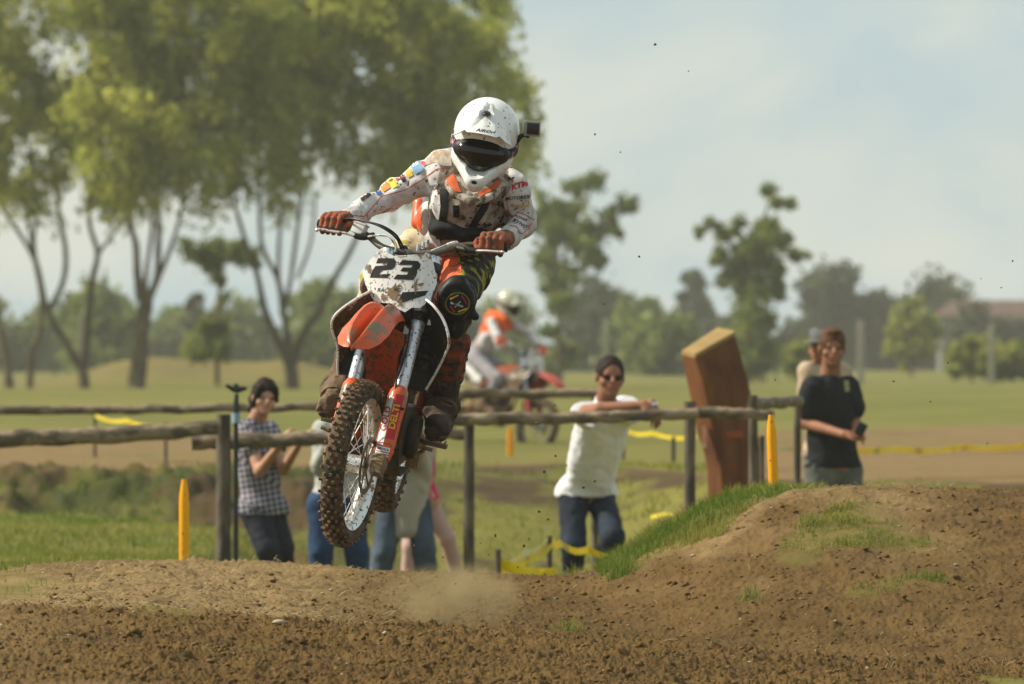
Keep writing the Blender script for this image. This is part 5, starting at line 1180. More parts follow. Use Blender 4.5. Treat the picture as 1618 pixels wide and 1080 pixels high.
# ------------------------------------------------------------------ the riders
M_jersey = mat('muddy_white_jersey', (.60, .58, .58), .8, mud=.50, me=.30, ms=8, spots=.5, ss=45, var=.06, mudcol=(.20, .14, .095), bump=.002, bs=250)
M_jchest = mat('mud_soaked_jersey', (.44, .37, .30), .85, mud=.75, ms=22, me=.28, spots=.8, ss=38, mudcol=(.085, .055, .036), var=.2)
M_glove = mat('muddy_orange_glove', (.36, .085, .03), .7, mud=.55, ms=35, mudcol=(.10, .05, .03), var=.2, bump=.0015, bs=180)
M_boot = mat('muddy_boot', (.17, .115, .075), .8, mud=.65, ms=22, mudcol=(.125, .078, .045), var=.25, bump=.006, bs=60)
M_bootshade = mat('shaded_muddy_boot', (.055, .036, .025), .8, mud=.5, ms=22, mudcol=(.075, .047, .028), var=.25, bump=.006, bs=60)  # darker mud, with the left boot's shade put into the colour
M_booto = mat('muddy_orange_boot', (.34, .065, .022), .7, mud=.6, ms=16, mudcol=(.085, .05, .03), var=.2, bump=.003, bs=60)
M_pants = mat('patterned_pants', (.50, .44, .30), .8, col2=(.30, .30, .04), c2s=16, c2t=.55, c2w=.03, mud=.35, ms=12, mudcol=(.20, .13, .08))
def pants2():
    m = mat('striped_pants', (.015, .015, .013), .8, col2=(.32, .30, .03), c2s=22, c2t=.55, c2w=.02, mud=.15, ms=20, stretch=(1, 1, .55)); return m
M_pants2 = pants2(); M_pantor = mat('orange_pants_panel', (.75, .14, .05), .75, col2=(.02, .02, .02), c2s=26, c2t=.60, c2w=.02, stretch=(1, 1, .5), mud=.1)
M_helmet = mat('white_helmet', (.76, .76, .74), .22, mud=.12, ms=18, spots=.42, ss=55, var=.03, mudcol=(.32, .24, .15), coat=.6)
M_lens = mat('goggle_lens', (.010, .006, .005), .12, coat=.5)
def make_helmet(parent, Hc, f, up, s=1.0, m=M_helmet):
    X, f, u = basis(f, up); R = np.stack([X, f, u], 1); h = lambda a, b, c: Hc + (X * a + f * b + u * c) * s; v = lambda *q: np.array(q) * s
    S = SDF(.03 * s); S.ell(h(0, -.015, .058), v(.135, .155, .137), R); S.ell(h(.045, .0, -.03), v(.085, .11, .085), R); S.ell(h(-.045, .0, -.03), v(.085, .11, .085), R)
    S.cone(h(.070, .055, -.055), h(.012, .135, -.118), .046 * s, .036 * s, .03); S.cone(h(-.070, .055, -.055), h(-.012, .135, -.118), .046 * s, .036 * s, .03); S.cone(h(0, .10, -.10), h(0, .128, -.150), .040 * s, .022 * s, .02)
    S.sub += [('e', h(0, .150, -.010), v(.124, .112, .066), R, None), ('e', h(0, .17, -.048), v(.06, .09, .055), R, None), ('e', h(0, .0, -.135), v(.085, .085, .07), R, None), ('e', h(0, .176, -.122), v(.013, .03, .009), R, None)]
    hel = S.build('helmet', .0035 * s, m, parent, smooth_it=1)
    S = SDF(.012); S.ell(h(0, .078, -.008), v(.120, .066, .064), R); S.ell(h(0, .10, -.040), v(.065, .045, .048), R); S.sub.append(('e', h(0, .165, -.082), v(.018, .05, .018), R, None)); S.build('goggles', .004 * s, M_black, hel, smooth_it=2)
    S = SDF(.01); S.ell(h(0, .088, -.006), v(.109, .066, .055), R); S.ell(h(0, .110, -.038), v(.056, .044, .041), R); S.build('goggle_lens', .004 * s, M_lens, hel, smooth_it=2)
    rows = []
    for q in (-.021, .021):
        rows.append([h(.142 * math.sin(a), -.015 + .160 * math.cos(a), .008 + q - .018 * abs(math.sin(a)) + .035 * (1 - math.cos(a)) * .5) for a in np.linspace(.72, 2 * math.pi - .72, 40)])
    mb = MB(); mb.loft(rows, .004); mb.build('goggle_strap', mat('patterned_strap', (.05, .02, .04), .7, col2=(.50, .30, .33), c2s=45, c2t=.55, c2w=.03), hel)
    # peak: creased sheet over the brow
    rows = []
    for t in np.linspace(0, 1, 9):
        r_ = []
        for a in np.linspace(-1, 1, 21):
            b = abs(a); hw = .090 + .030 * t; y = .066 + .128 * t - .070 * b ** 2.6 * (.4 + .6 * t); z = .180 - .085 * t - .066 * b ** 2.6 * (1 - .30 * t)
            z += .026 * max(0, 1 - abs(b - .12 - .50 * t) / .13) * (1 - .5 * t) + .008 * max(0, 1 - b / .10) * (1 - t)
            r_.append(h(a * hw, y, z))
        rows.append(r_)
    mb = MB(); mb.loft(rows, .004 * s); pk = mb.build('visor', m, hel, angle=60)
    mb = MB(); mb.ball(h(0, .118, .166), v(.018, .024, .010), 10, R); mb.build('visor_vent', M_black, hel)
    mb = MB()
    for q in (-1, 1): mb.ball(h(q * .022, .146, -.118), v(.010, .008, .005), 8, R)
    mb.box(h(0, .158, -.122), v(.026, .012, .017), R); mb.build('chin_vent', M_black, hel)
    return hel, pk, (X, f, u), h
def grip_hand(S, c, ax, e1, wr, s=1.0):
    """fingers wrapped round a bar: ax from index to little finger, e1 forward of the bar"""
    ax = nrm(ax); e1 = nrm(np.array(e1, float) - ax * np.dot(e1, ax)); e2 = np.cross(ax, e1); e2 = e2 if e2[2] > 0 else -e2
    Q = lambda o, a, b: c + (ax * o + e1 * a + e2 * b) * s
    for i, (o, L) in enumerate(((-.038, .95), (-.013, 1.05), (.012, 1.0), (.036, .86))):
        S.cone(wr, Q(o, .008, .040 * L), .030 * s, .0155 * s, .012)
        pts = [Q(o, .008, .040 * L), Q(o, .042 * L, .020), Q(o + .002, .042 * L, -.016), Q(o + .003, .012, -.033)]; limb(S, pts, [.0155 * s, .0135 * s, .0125 * s, .011 * s], .003)
        S.ell(Q(o, .024, .037 * L), np.array((.014, .014, .012)) * s, None, .004)
    limb(S, [wr, Q(-.055, -.012, .016), Q(-.062, .018, .000), Q(-.056, .032, -.022)], [.026 * s, .018 * s, .0135 * s, .011 * s], .006)
def make_rider(label, group, J, hf, hup, vox, M_j, M_gl, gr, hero=True, arm=(.068, .060, .046), pm=None):
    J = {k: np.array(v, float) for k, v in J.items()}; base = (J['anR'] + J['anL']) / 2 - (0, 0, .1)
    root = empty('person', base); tag(root, label, 'person', group); B = basis(hf, hup)
    # body, one surface under the kit
    S = SDF(.03); S.cone(J['chest'], J['pelvis'], .115, .11); S.cone(J['shR'], J['shL'], .05, .05); head_prims(S, J['head'], B, J['neck'], .98)
    for q in 'RL': limb(S, [J['sh' + q], J['el' + q], J['wr' + q]], [.048, .040, .027]); limb(S, [J['hip' + q], J['kn' + q], J['an' + q], J['to' + q]], [.080, .055, .040, .028])
    for q in 'RL': c, ax, e1 = gr[q]; grip_hand(S, c, ax, e1, J['wr' + q], .9)
    S.build('body', .008, M_skin, root)
    face_bits(root, J['head'], B, .98)
    # jersey
    S = SDF(.045); S.ell(J['chest'], (.155, .125, .15), k=.05); S.cone(J['chest'] + (0, .08, .07), J['belly'], .14, .125, .05); S.cone(J['belly'], J['waist'], .125, .118, .05); S.cone(J['shR'], J['shL'], .078, .078, .05); S.cone(J['neck'], J['chest'], .075, .13, .04)
    for q in 'RL': e = J['el' + q]; limb(S, [J['sh' + q], e, J['wr' + q]], arm, .035)
    for q in 'RL': d_ = nrm(J['wr' + q] - J['el' + q]); S.plane(J['wr' + q] + d_ * .02, d_) if False else None
    S.noise = [(.016, 9, (.8, .3, -.6), 3), (.016, 17, (-.7, .3, .6), 4), (.006, 38, None, 9)]
    nk = J['neck']
    chest = J['chest']; mx = J['shR'][0] - .015; mxx = J['shL'][0] - .045
    def matf(C):
        n_ = .02 * vn(C[:, 0] * 25, C[:, 1] * 25, C[:, 2] * 25, 2) + .03 * vn(C[:, 0] * 8, C[:, 1] * 8, C[:, 2] * 8, 3); return ((C[:, 0] + n_ > mx) & (C[:, 0] + n_ < mxx + .03) & (C[:, 2] < J['shR'][2] + .03 + n_ * 2)).astype(int)
    jer = S.build('jersey', vox, [M_j, M_jchest], root, matf=matf if hero else None)
    # trousers
    S = SDF(.04); S.cone(J['pelvis'], J['pelvis'] * .5 + J['waist'] * .5, .145, .13, .05)
    for q in 'RL': limb(S, [J['hip' + q], J['kn' + q], J['kn' + q] * .62 + J['an' + q] * .38], [.108, .080, .058], .04)
    S.noise = [(.012, 12, (.5, .2, .9), 13), (.006, 30, None, 14)]
    def matp(C):
        kL = J['knL']; th = (C[:, 0] > -.318) & ((C[:, 2] < J['hipL'][2] + .02) | (C[:, 0] > -.2)); front = (C[:, 0] < -.205 + .03 * vn(C[:, 2] * 30, C[:, 0] * 30, C[:, 1] * 0, 4)) & th
        return np.where(front, 2, np.where(th, 1, 0))
    pn = S.build('trousers', vox, pm or [M_pants, M_pants2, M_pantor], root, matf=matp if pm is None else None)
    for q in 'RL':
        S = SDF(.02); kn, an, to = J['kn' + q], J['an' + q], J['to' + q]; tp = kn * .55 + an * .45; fd = nrm(to - an); sd = np.cross(fd, (0, 0, 1))
        limb(S, [tp, an + (0, 0, .03)], [.074, .064], .03); limb(S, [an + (0, .01, -.01), to + (0, 0, -.004)], [.064, .040], .03); heel = an - fd * .045 + (0, 0, -.045); S.cone(heel, to + (0, 0, -.014), .040, .034, .02); S.cone(heel + sd * .018, to + sd * .020 + (0, 0, -.014), .034, .030, .02); S.cone(heel - sd * .018, to - sd * .020 + (0, 0, -.014), .034, .030, .02); S.plane(to + (0, 0, -.046), (0, 0, -1)); S.cone(an + fd * .02 + sd * .05, an + fd * .02 - sd * .05, .035, .035, .01); S.cone(an * .5 + to * .5 + sd * .045 + (0, 0, .012), an * .5 + to * .5 - sd * .045 + (0, 0, .012), .026, .026, .008)
        S.ell(kn * .60 + an * .40 + fd * .01, (.070, .070, .05)); S.cone(kn * .50 + an * .5 + fd * .035, an + (0, 0, .05) + fd * .025, .040, .035, .01)
        S.noise = [(.007, 45, None, 23), (.010, 24, (0, .6, 1), 24)]
        zc = (kn * .2 + an * .8)[2]
        bt = S.build('boot', vox, [M_bootshade if q == 'L' and hero else M_boot, M_booto], root, matf=(lambda C, zc=zc, q=q: ((C[:, 2] > zc) & (q == 'L')).astype(int)) if hero else None)
        sp = SDF(.01); sp.cone(heel + (0, 0, -.022), to + (0, 0, -.030), .034, .034); sp.cone(heel + sd * .02 + (0, 0, -.022), to + sd * .02 + (0, 0, -.030), .032, .030); sp.cone(heel - sd * .02 + (0, 0, -.022), to - sd * .02 + (0, 0, -.030), .032, .030); sp.plane(to + (0, 0, -.060), (0, 0, -1)); sp.plane(to + (0, 0, -.034), (0, 0, 1)); sp.build('sole', .006, M_rubber, bt)
        for t in (.18, .40, .62):
            c = tp * (1 - t) + (an + (0, 0, .03)) * t; ax_ = nrm(an - tp); mb = MB(); mb.lathe([(.060, -.010), (.079 - .008 * t, -.010), (.079 - .008 * t, .010), (.060, .010)], c, ax_, 20, True); mb.box(c + sd * (.074 if q == 'L' else -.074) * 1.0, (.026, .034, .036)); mb.build('buckle_strap', M_rubber, bt, bevel=.002)
    for q in 'RL' if hero else '':
        an, to = J['an' + q], J['to' + q]; bt_ = [o_ for o_ in bpy.data.objects if o_.parent == root and o_.name.startswith('boot')][0 if q == 'R' else 1]; fd = nrm(to - an)
        for t in ((-.05, .28, .60) if q == 'R' else (-.05, .2)):
            c = an + (to - an) * t + (0, 0, -.012); mb = MB(); mb.lathe([(.050, -.011), (.071 - .018 * max(t, 0), -.011), (.071 - .018 * max(t, 0), .011), (.050, .011)], c, nrm(fd + np.array([0, 0, -.55 + t * .5])), 22, True); mb.build('buckle_strap', M_boot if q == 'R' else M_bootshade, bt_, bevel=.002)
    for q in 'RL':
        c, ax, e1 = gr[q]; S = SDF(.006); grip_hand(S, c, ax, e1, J['wr' + q], 1.0); d_ = nrm(J['el' + q] - J['wr' + q]); S.cone(J['wr' + q], J['wr' + q] + d_ * .03, .034, .036, .01); S.noise = [(.002, 60, None, 4)]; S.build('glove', .0032 if hero else .007, M_gl, root, smooth_it=1)
    return root, jer, pn, B
def grip_frame(i0, i1, wx):
    pass
hxw = {}
_h = [(505, 353, -.545), (540, 357, -.535), (775, 388, -.535), (800, 391, -.545)]
g0, g1, g2, g3 = [Wb(steer(loc(*q))) for q in _h]
axR = nrm(g0 - g1); axL = nrm(g3 - g2); cR = g0 - axR * .062; cL = g3 - axL * .058
FW = BR @ np.array([1., 0, 0])
J = dict(head=P(764, 236, 35.30), neck=P(756, 284, 35.50), chest=P(742, 318, 35.52), belly=P(728, 345, 35.62), waist=P(706, 372, 35.82), pelvis=P(704, 394, 35.95),
         shR=P(702, 266, 35.50), elR=P(622, 304, 35.62), wrR=P(551, 346, 35.40), shL=P(806, 297, 35.48), elL=P(825, 352, 35.62), wrL=P(803, 376, 35.40),
         hipR=P(672, 396, 35.92), hipL=P(744, 412, 35.85), knR=P(602, 444, 35.58), knL=P(722, 466, 35.38), anR=P(544, 606, 35.72), anL=P(700, 636, 35.66), toR=P(519, 636, 35.48), toL=P(690, 674, 35.42))
gr = {'R': (cR, axR, FW * .85 + np.array([0, 0, .2])), 'L': (cL, axL, FW * .85 + np.array([0, 0, .2]))}
HERO, JER, PAN, B = make_rider('rider in white helmet and muddy white jersey standing on the jumping bike', 'motocross riders', J, (-.16, -.94, -.27), (.19, 0, 1), .005, M_jersey, M_glove, gr)
HEL, PEAK, HB, hh = make_helmet(HERO, P(765, 228, 35.25), (-.13, -.94, -.27), (.19, 0, 1), .98)
bv = bvh_of(PEAK); decal('lettering', bv, text_polys('AIROH', 767, 207, 6.5, 9, .3, 1.5, .02), M_ink, PEAK, .001, step=3)
decal('stripe', bv, band([(749, 216), (760, 218.5), (772, 219)], 1.6), M_ink, PEAK, .001, step=3)
# action camera on the left side of the helmet
X_, f_, u_ = HB; cc = P(840, 203, 35.22); Rc = np.stack([nrm(np.array([1, .25, -.06])), nrm(np.array([-.25, 1, .05])), nrm(np.array([.06, -.04, 1]))], 1)
mb = MB(); mb.box(cc, (.066, .036, .062), Rc); ac = mb.build('action_camera', mat('camera_case', (.26, .25, .23), .3, coat=.5), HERO, bevel=.004)
mb = MB(); mb.box(cc + Rc @ np.array([.001, -.0195, 0]), (.050, .004, .046), Rc); mb.build('camera_screen', mat('camera_screen', (.035, .022, .018), .15), ac, bevel=.001)
mb = MB(); mb.tube([P(816, 222, 35.23), P(824, 214, 35.22), P(834, 213, 35.22)], [.012, .009, .007], 10, sub=3); mb.tube([P(834, 214, 35.205), P(834, 218, 35.205)], .007, 8); mb.box(P(843, 213, 35.22), (.045, .02, .010), Rc); mb.build('camera_mount', M_black, ac)
# neck brace
S = SDF(.012); pts = [P(704, 258, 35.56), P(706, 284, 35.42), P(718, 306, 35.33), P(745, 319, 35.29), P(775, 312, 35.32), P(797, 290, 35.42), P(805, 268, 35.56), P(800, 252, 35.68), P(755, 240, 35.74), P(712, 245, 35.68)]
limb(S, pts + [pts[0]], [.017] * 11); S.cone(P(714, 292, 35.38), P(739, 311, 35.33), .026); S.cone(P(753, 312, 35.33), P(784, 296, 35.38), .024); S.cone(P(712, 275, 35.42), P(740, 300, 35.36), .022); S.cone(P(757, 301, 35.36), P(795, 280, 35.42), .022)
NB = S.build('neck_brace', .0045, mat('muddy_brace', (.46, .43, .38), .6, mud=.6, ms=30, mudcol=(.13, .10, .07)), HERO)
bv = bvh_of(NB); M_orf = mat('orange_foam', (.62, .12, .04), .7, mud=.25, ms=60)
decal('brace_pad', bv, [[(704, 254), (713, 262), (724, 292), (729, 304), (720, 303), (707, 290), (703, 272)], [(757, 312), (786, 297), (794, 286), (790, 284), (772, 296), (756, 304)]], M_orf, NB, .003, step=3)
# prints and straps on the jersey
bv = bvh_of(JER); M_strap = mat('black_webbing', (.012, .012, .013), .8, mud=.2, ms=30, mudcol=(.08, .05, .035)); M_seam = mat('red_seam', (.50, .05, .035), .7, mud=.1)
decal('harness_strap', bv, band([(701, 300), (703, 325), (700, 350), (696, 376)], 12), M_strap, JER, .004)
decal('harness_strap', bv, band([(774, 306), (764, 328), (750, 350), (742, 372)], 11), M_strap, JER, .004)
decal('harness_strap', bv, [[(716, 324), (726, 324), (726, 342), (717, 342)]], M_strap, JER, .004)
decal('mud_stain', bv, [[(664, 246), (690, 232), (712, 230), (714, 262), (700, 262), (688, 256), (672, 262), (660, 258)]], mat('tan_mud_stain', (.36, .27, .18), .9, var=.3, vs=30, col2=(.55, .50, .44), c2s=28), JER, .0025, step=3)
decal('seam', bv, band([(538, 334), (556, 340), (575, 342), (603, 310), (640, 300), (668, 283), (690, 267), (712, 264)], 1.2), M_seam, JER, .002, step=3)
decal('seam', bv, band([(590, 346), (607, 334), (618, 328)], 1.3), M_seam, JER, .002, step=3)
decal('seam', bv, band([(797, 292), (800, 312), (804, 336), (809, 344), (818, 334), (828, 338), (842, 346)], 1.1), M_seam, JER, .002, step=3)
decal('seam', bv, band([(805, 356), (816, 358), (824, 370), (833, 362), (840, 352)], 1.1), M_seam, JER, .002, step=3)
def tx(t, x, y, s_, a, m, sh=.25, bo=.02): decal('lettering', bv, text_polys(t, x, y, s_, a, sh, 1.15, bo), m, JER, .0022, step=3)
tx('KTM', 820, 293, 11.5, -17, M_inkr, .3, .05); tx('MOTOREX', 817, 312, 7, -6, M_ink); tx('RACING', 823, 325, 6, -4, M_inky); tx('POWER', 822, 344, 5.5, 24, M_ink); tx('RYNO', 821, 353, 7.5, 30, M_ink); tx('WINGS', 690, 293, 6.0, -8, M_ink); tx('RACE', 691, 297.5, 6.5, -8, M_ink)
def patch(c, w_, h_, a, m, t=None, tm=None, ts=6):
    ca, sa = math.cos(math.radians(a)), math.sin(math.radians(a)); q = [(c[0] + x * ca - y * sa, c[1] + x * sa + y * ca) for x, y in ((-w_ / 2, -h_ / 2), (w_ / 2, -h_ / 2), (w_ / 2, h_ / 2), (-w_ / 2, h_ / 2))]
    decal('sponsor_patch', bv, [q], m, JER, .004, step=3)
    if t: decal('lettering', bv, text_polys(t, c[0], c[1], ts, a, 0, 1.0, .02), tm, JER, .0052, step=3)
M_pblue = mat('blue_patch', (.16, .30, .48), .7, mud=.2); M_pyel = mat('yellow_patch', (.65, .50, .06), .7, mud=.2); M_por = mat('orange_patch', (.70, .25, .05), .7, mud=.2)
patch((657, 260), 16, 27, -30, M_pblue, 'RB', M_inkw, 9); patch((645, 270), 10, 20, -28, M_pyel); patch((628, 272), 15, 24, -30, M_inkr, 'MX', M_inkw, 8); patch((619, 286), 11, 24, -32, M_pyel, 'PIR', M_ink, 5)
patch((667, 252), 6, 22, -28, M_inkr); patch((636, 280), 6, 16, -30, M_ink); patch((597, 303), 8, 12, -33, M_inkb); patch((607, 293), 14, 18, -32, M_por); patch((591, 298), 13, 14, -34, M_ink, 'OGIO', M_inkw, 4.5); patch((576, 309), 18, 12, -36, M_ink); patch((573, 307), 11, 8, -36, M_por)
# hydration pack on the belly
S = SDF(.02); S.ell(P(716, 362, 35.50), (.105, .085, .045)); S.ell(P(742, 369, 35.47), (.075, .07, .036)); S.cone(P(690, 352, 35.50), P(684, 330, 35.52), .022, .014); S.noise = [(.005, 30, None, 3)]; S.build('waist_pack', .005, M_strap, HERO)
# orange hip protector at the back
S = SDF(.02); S.cone(P(664, 322, 35.84), P(660, 352, 35.80), .030, .028); S.ell(P(678, 346, 35.74), (.055, .08, .075)); S.build('hip_protector', .005, [mat('pale_muddy_cloth', (.60, .58, .58), .8, mud=.3), M_orange], HERO, matf=lambda C: (C[:, 0] < P(667, 0, 35.8)[0]).astype(int))
# knee guards
for q, kk, ok in (('L', P(722, 470, 35.30), True), ('R', P(592, 452, 35.52), False)):
    S = SDF(.02); fd = nrm(np.array([-.05, -1, -.12])); Xk, fk, uk = basis(fd); Rk = np.stack([Xk, fk, uk], 1); sz = 1.0 if ok else .72; S.ell(kk, np.array((.084, .055, .084)) * sz, Rk); S.cone(kk + uk * .05 + fk * .02, kk - uk * .05 + fk * .03, .046 * sz, .042 * sz); S.cone(kk + Xk * .045 - uk * .055, kk + Xk * .075 - uk * .078, .022, .016); S.cone(kk - uk * .05, kk - uk * .13 - Xk * .01, .050 * sz, .040 * sz)
    for a_ in np.linspace(0, 2 * math.pi, 16, endpoint=False): S.cone(kk + fk * .045 * sz + (Xk * math.cos(a_) + uk * math.sin(a_)) * .058 * sz, kk + fk * .045 * sz + (Xk * math.cos(a_ + .4) + uk * math.sin(a_ + .4)) * .058 * sz, .010)
    S.noise = [(.003, 40, None, 5)]; kg = S.build('knee_guard', .0045, mat('knee_guard_rubber', (.016, .016, .017), .5, mud=.22, ms=30, mudcol=(.09, .055, .035)) if ok else M_boot, HERO)
    if ok:
        bv = bvh_of(kg); el = lambda cx, cy, a, b, n=20, r=-12: [(cx + a * math.cos(t) * math.cos(math.radians(r)) - b * math.sin(t) * math.sin(math.radians(r)), cy + a * math.cos(t) * math.sin(math.radians(r)) + b * math.sin(t) * math.cos(math.radians(r))) for t in np.linspace(0, 2 * math.pi, n, endpoint=False)]
        decal('knee_emblem', bv, [el(723, 479, 20, 18)], mat('olive_print', (.20, .19, .03), .6, mud=.3, ms=60), kg, .0015, step=3); decal('knee_emblem', bv, [el(723, 479, 17.5, 15.5)], M_ink, kg, .0025, step=3)
        decal('knee_emblem', bv, band([(712, 472), (724, 466)], 2.2) + band([(724, 492), (738, 487)], 2.2), M_inky, kg, .0034, step=3); decal('knee_emblem', bv, band([(729, 467), (738, 480)], 2) + band([(712, 484), (718, 492)], 3), M_inkr, kg, .0034, step=3); decal('knee_emblem', bv, band([(713, 478), (731, 484)], 3) + band([(719, 485), (727, 476)], 2), M_grey, kg, .0034, step=3)
# ------------------------------------------------------------------ log fences
M_log = mat('weathered_log', (.27, .205, .135), .9, col2=(.10, .078, .055), c2s=12, c2t=.5, c2w=.06, var=.3, vs=25, bump=.012, bs=30, stretch=(.5, 1, 1))
M_post = mat('weathered_post', (.15, .122, .088), .9, col2=(.055, .045, .034), c2s=10, var=.25, vs=14, bump=.012, bs=30, stretch=(1, 1, .4))
def rail(root, pts, w0, w1, seed, nm='rail'):
    mb = MB(); q = [P(*p) for p in pts]; rr = np.interp(np.linspace(0, 1, len(q)), [0, 1], [w0, w1]) / 2 * pts[0][2] / F
    rg = np.random.default_rng(seed); Q = []; R_ = []
    for i in range(len(q) - 1):
        for k in range(8):
            t = k / 8; Q.append(q[i] * (1 - t) + q[i + 1] * t + rg.normal(0, .0045, 3)); R_.append((rr[i] * (1 - t) + rr[i + 1] * t) * rg.uniform(.92, 1.07))
    Q.append(q[-1]); R_.append(rr[-1]); mb.tube(Q, R_, 14, sub=2, jit=.05, seed=seed); return mb.build(nm, M_log, root, angle=60)
def post(root, px, y0, d, wpx, seed, lean=0.0):
    a = P(px, y0, d); r = wpx / 2 / F * d; z0 = gz(a[0], d) - .4; mb = MB(); n = 8
    rg = np.random.default_rng(seed); mb.tube([np.array([a[0] + lean * (1 - i / n), a[1], z0 + (a[2] - z0) * i / n]) for i in range(n + 1)], [r * rg.uniform(.93, 1.06) for _ in range(n + 1)], 14, jit=.04, seed=seed); return mb.build('post', M_post, root, angle=50)
fe = empty('wooden_fence', (P(740, 908, 58)[0], 58, gz(P(740, 908, 58)[0], 58))); tag(fe, 'near rustic log fence that the spectators lean on', 'fence', 'rustic log fences')
rail(fe, [(-140, 700, 57.6), (60, 692, 57.7), (200, 686, 57.8), (344, 675, 57.9)], 30, 24, 1); rail(fe, [(302, 699, 58.12), (420, 696, 58.1), (520, 692, 58.1), (640, 688, 58.1), (742, 685, 58.12)], 26, 17, 2)
rail(fe, [(712, 662, 57.88), (860, 661, 57.9), (980, 658, 57.88), (1104, 652, 57.9)], 20, 18, 3); rail(fe, [(1082, 650, 58.1), (1150, 652, 58.1), (1222, 656, 58.15)], 19, 16, 4)
post(fe, 353, 654, 58, 25, 5); post(fe, 741, 650, 58, 17, 6); post(fe, 1090, 634, 58, 18, 7); post(fe, 1190, 624, 58.3, 15, 8); rail(fe, [(1190, 637, 58.5), (1262, 634, 60.6)], 20, 18, 9); post(fe, 1260, 636, 60.8, 11, 10); post(fe, 1204, 688, 58.4, 8, 21); post(fe, -135, 660, 57.8, 25, 22)
f2 = empty('wooden_fence', (P(515, 640, 67)[0], 67, gz(P(515, 640, 67)[0], 67))); tag(f2, 'far rustic log fence with dark rails behind the spectators', 'fence', 'rustic log fences')
rail(f2, [(-140, 647, 66.8), (140, 648, 66.8), (330, 645, 66.8), (516, 643, 66.9)], 15, 14, 11); rail(f2, [(505, 643, 67.2), (620, 634, 67.2), (718, 625, 67.2)], 13, 13, 12); rail(f2, [(700, 622, 66.9), (820, 622, 66.9), (946, 620, 66.9)], 17, 14, 13)
post(f2, 513, 628, 67, 12, 14); post(f2, 940, 612, 67, 12, 16); post(f2, -135, 636, 67, 14, 18)

# sprinkler standing at the fence post
M_pipe = mat('dark_green_pipe', (.012, .022, .018), .5); M_clip = mat('blue_clip', (.22, .32, .42), .5)
b = P(372, 890, 57.6); zb = gz(b[0], b[1]); sp = empty('sprinkler', (b[0], b[1], zb)); tag(sp, 'thin dark green sprinkler riser with forked head beside the thick fence post', 'sprinkler')
r = 4.2 / F * 57.6; mb = MB(); mb.tube([(b[0], b[1], zb - .2), P(373, 660, 57.6)], r, 10); mb.build('riser_pipe', M_pipe, sp)
mb = MB(); mb.tube([P(373, 668, 57.6), P(373, 652, 57.6)], r * 1.6, 12); mb.build('hose_clip', M_clip, sp)
mb = MB(); mb.tube([P(373, 652, 57.6), P(373, 640, 57.6), P(374, 622, 57.6)], [r * 1.5, r * 1.1, r * .8], 10); mb.tube([P(357, 608, 57.6), P(366, 613, 57.6), P(375, 615, 57.6), P(390, 613, 57.6)], [r * .5, r, r * 1.4, r * .6], 8, sub=3); mb.tube([P(373, 606, 57.6), P(373, 620, 57.6)], r * .9, 8); mb.build('sprinkler_head', M_pipe, sp)
# yellow marker stakes
M_yel = mat('yellow_plastic', (.95, .42, .004), .5, var=.1, vs=3, mud=.18, ms=9, spots=.3, ss=40); M_yelo = mat('orange_yellow_plastic', (.85, .36, .02), .5)
def stake(lb, px, y0, y1, d, wpx, m, tilt=0):
    a = P(px, y0, d); z0 = gz(a[0], d) - .1; s_ = d / F; w_ = wpx * s_ / 2; zt = a[2]; n = 8; mb = MB()
    prof = [(0, .35), (.06, .62), (.14, .92), (.22, 1), (.85, 1.0), (.90, .92), (.94, .6), (1, .55)]; H_ = zt - z0; rows = []
    for t, k in prof:
        z = zt - H_ * t; rows.append([np.array([a[0] + tilt * t + x * w_ * k, d - .012 * (1 - x * x) * k, z]) for x in np.linspace(-1, 1, 7)])
    mb.loft(rows, .006); return tag(mb.build('marker_stake', m, None, angle=50), lb, 'marker stake', 'plastic stakes marking the course')
stake('yellow marker stake standing alone in the grass left of the thick fence post', 291, 757, 898, 46.5, 14, M_yel)
stake('yellow marker stake on top of the right dirt mound', 1218, 655, 785, 42.4, 13, M_yel, .02)
stake('orange stake behind the fence below the second bike', 806, 674, 716, 92, 10, M_yelo)
# barrier tape
M_tape = mat('yellow_tape', (.85, .68, .02), .4, col2=(.40, .32, .02), c2s=7, c2t=.62, c2w=.05, trans=.3); M_tapew = mat('pale_tape', (.62, .62, .50), .4, col2=(.70, .58, .05), c2s=5, trans=.3)
def tape(root, pts, wpx, m, seed):
    rg = np.random.default_rng(seed); rows = []
    q = [P(*p) for p in pts]; Q = []
    for i in range(len(q) - 1):
        for k in range(10): Q.append(q[i] + (q[i + 1] - q[i]) * k / 10 - np.array([0, 0, .03]) * math.sin(math.pi * k / 10))
    Q.append(q[-1]); hw = wpx / 2 / F * pts[0][2]
    for i, c in enumerate(Q):
        tw = .5 * math.sin(i * .9 + seed) + rg.normal(0, .15); rows.append([c + np.array([0, math.sin(tw) * hw * s_, math.cos(tw) * hw * s_]) for s_ in (-1, 0, 1)])
    mb = MB(); mb.loft(rows, .0015); return mb.build('tape', m, root)
def rod(root, px, y0, d, wpx):
    a = P(px, y0, d); mb = MB(); mb.tube([(a[0], d, gz(a[0], d) - .3), a], wpx / 2 / F * d, 8, sub=3, jit=.06); mb.build('peg', M_post, root)
M_pegm = M_post
t1 = empty('barrier_tape', (P(790, 900, 54)[0], 54, gz(P(790, 900, 54)[0], 54))); tag(t1, 'yellow barrier tape zigzagging round low wooden pegs beside the legs of the man in white', 'tape', 'yellow barrier tapes')
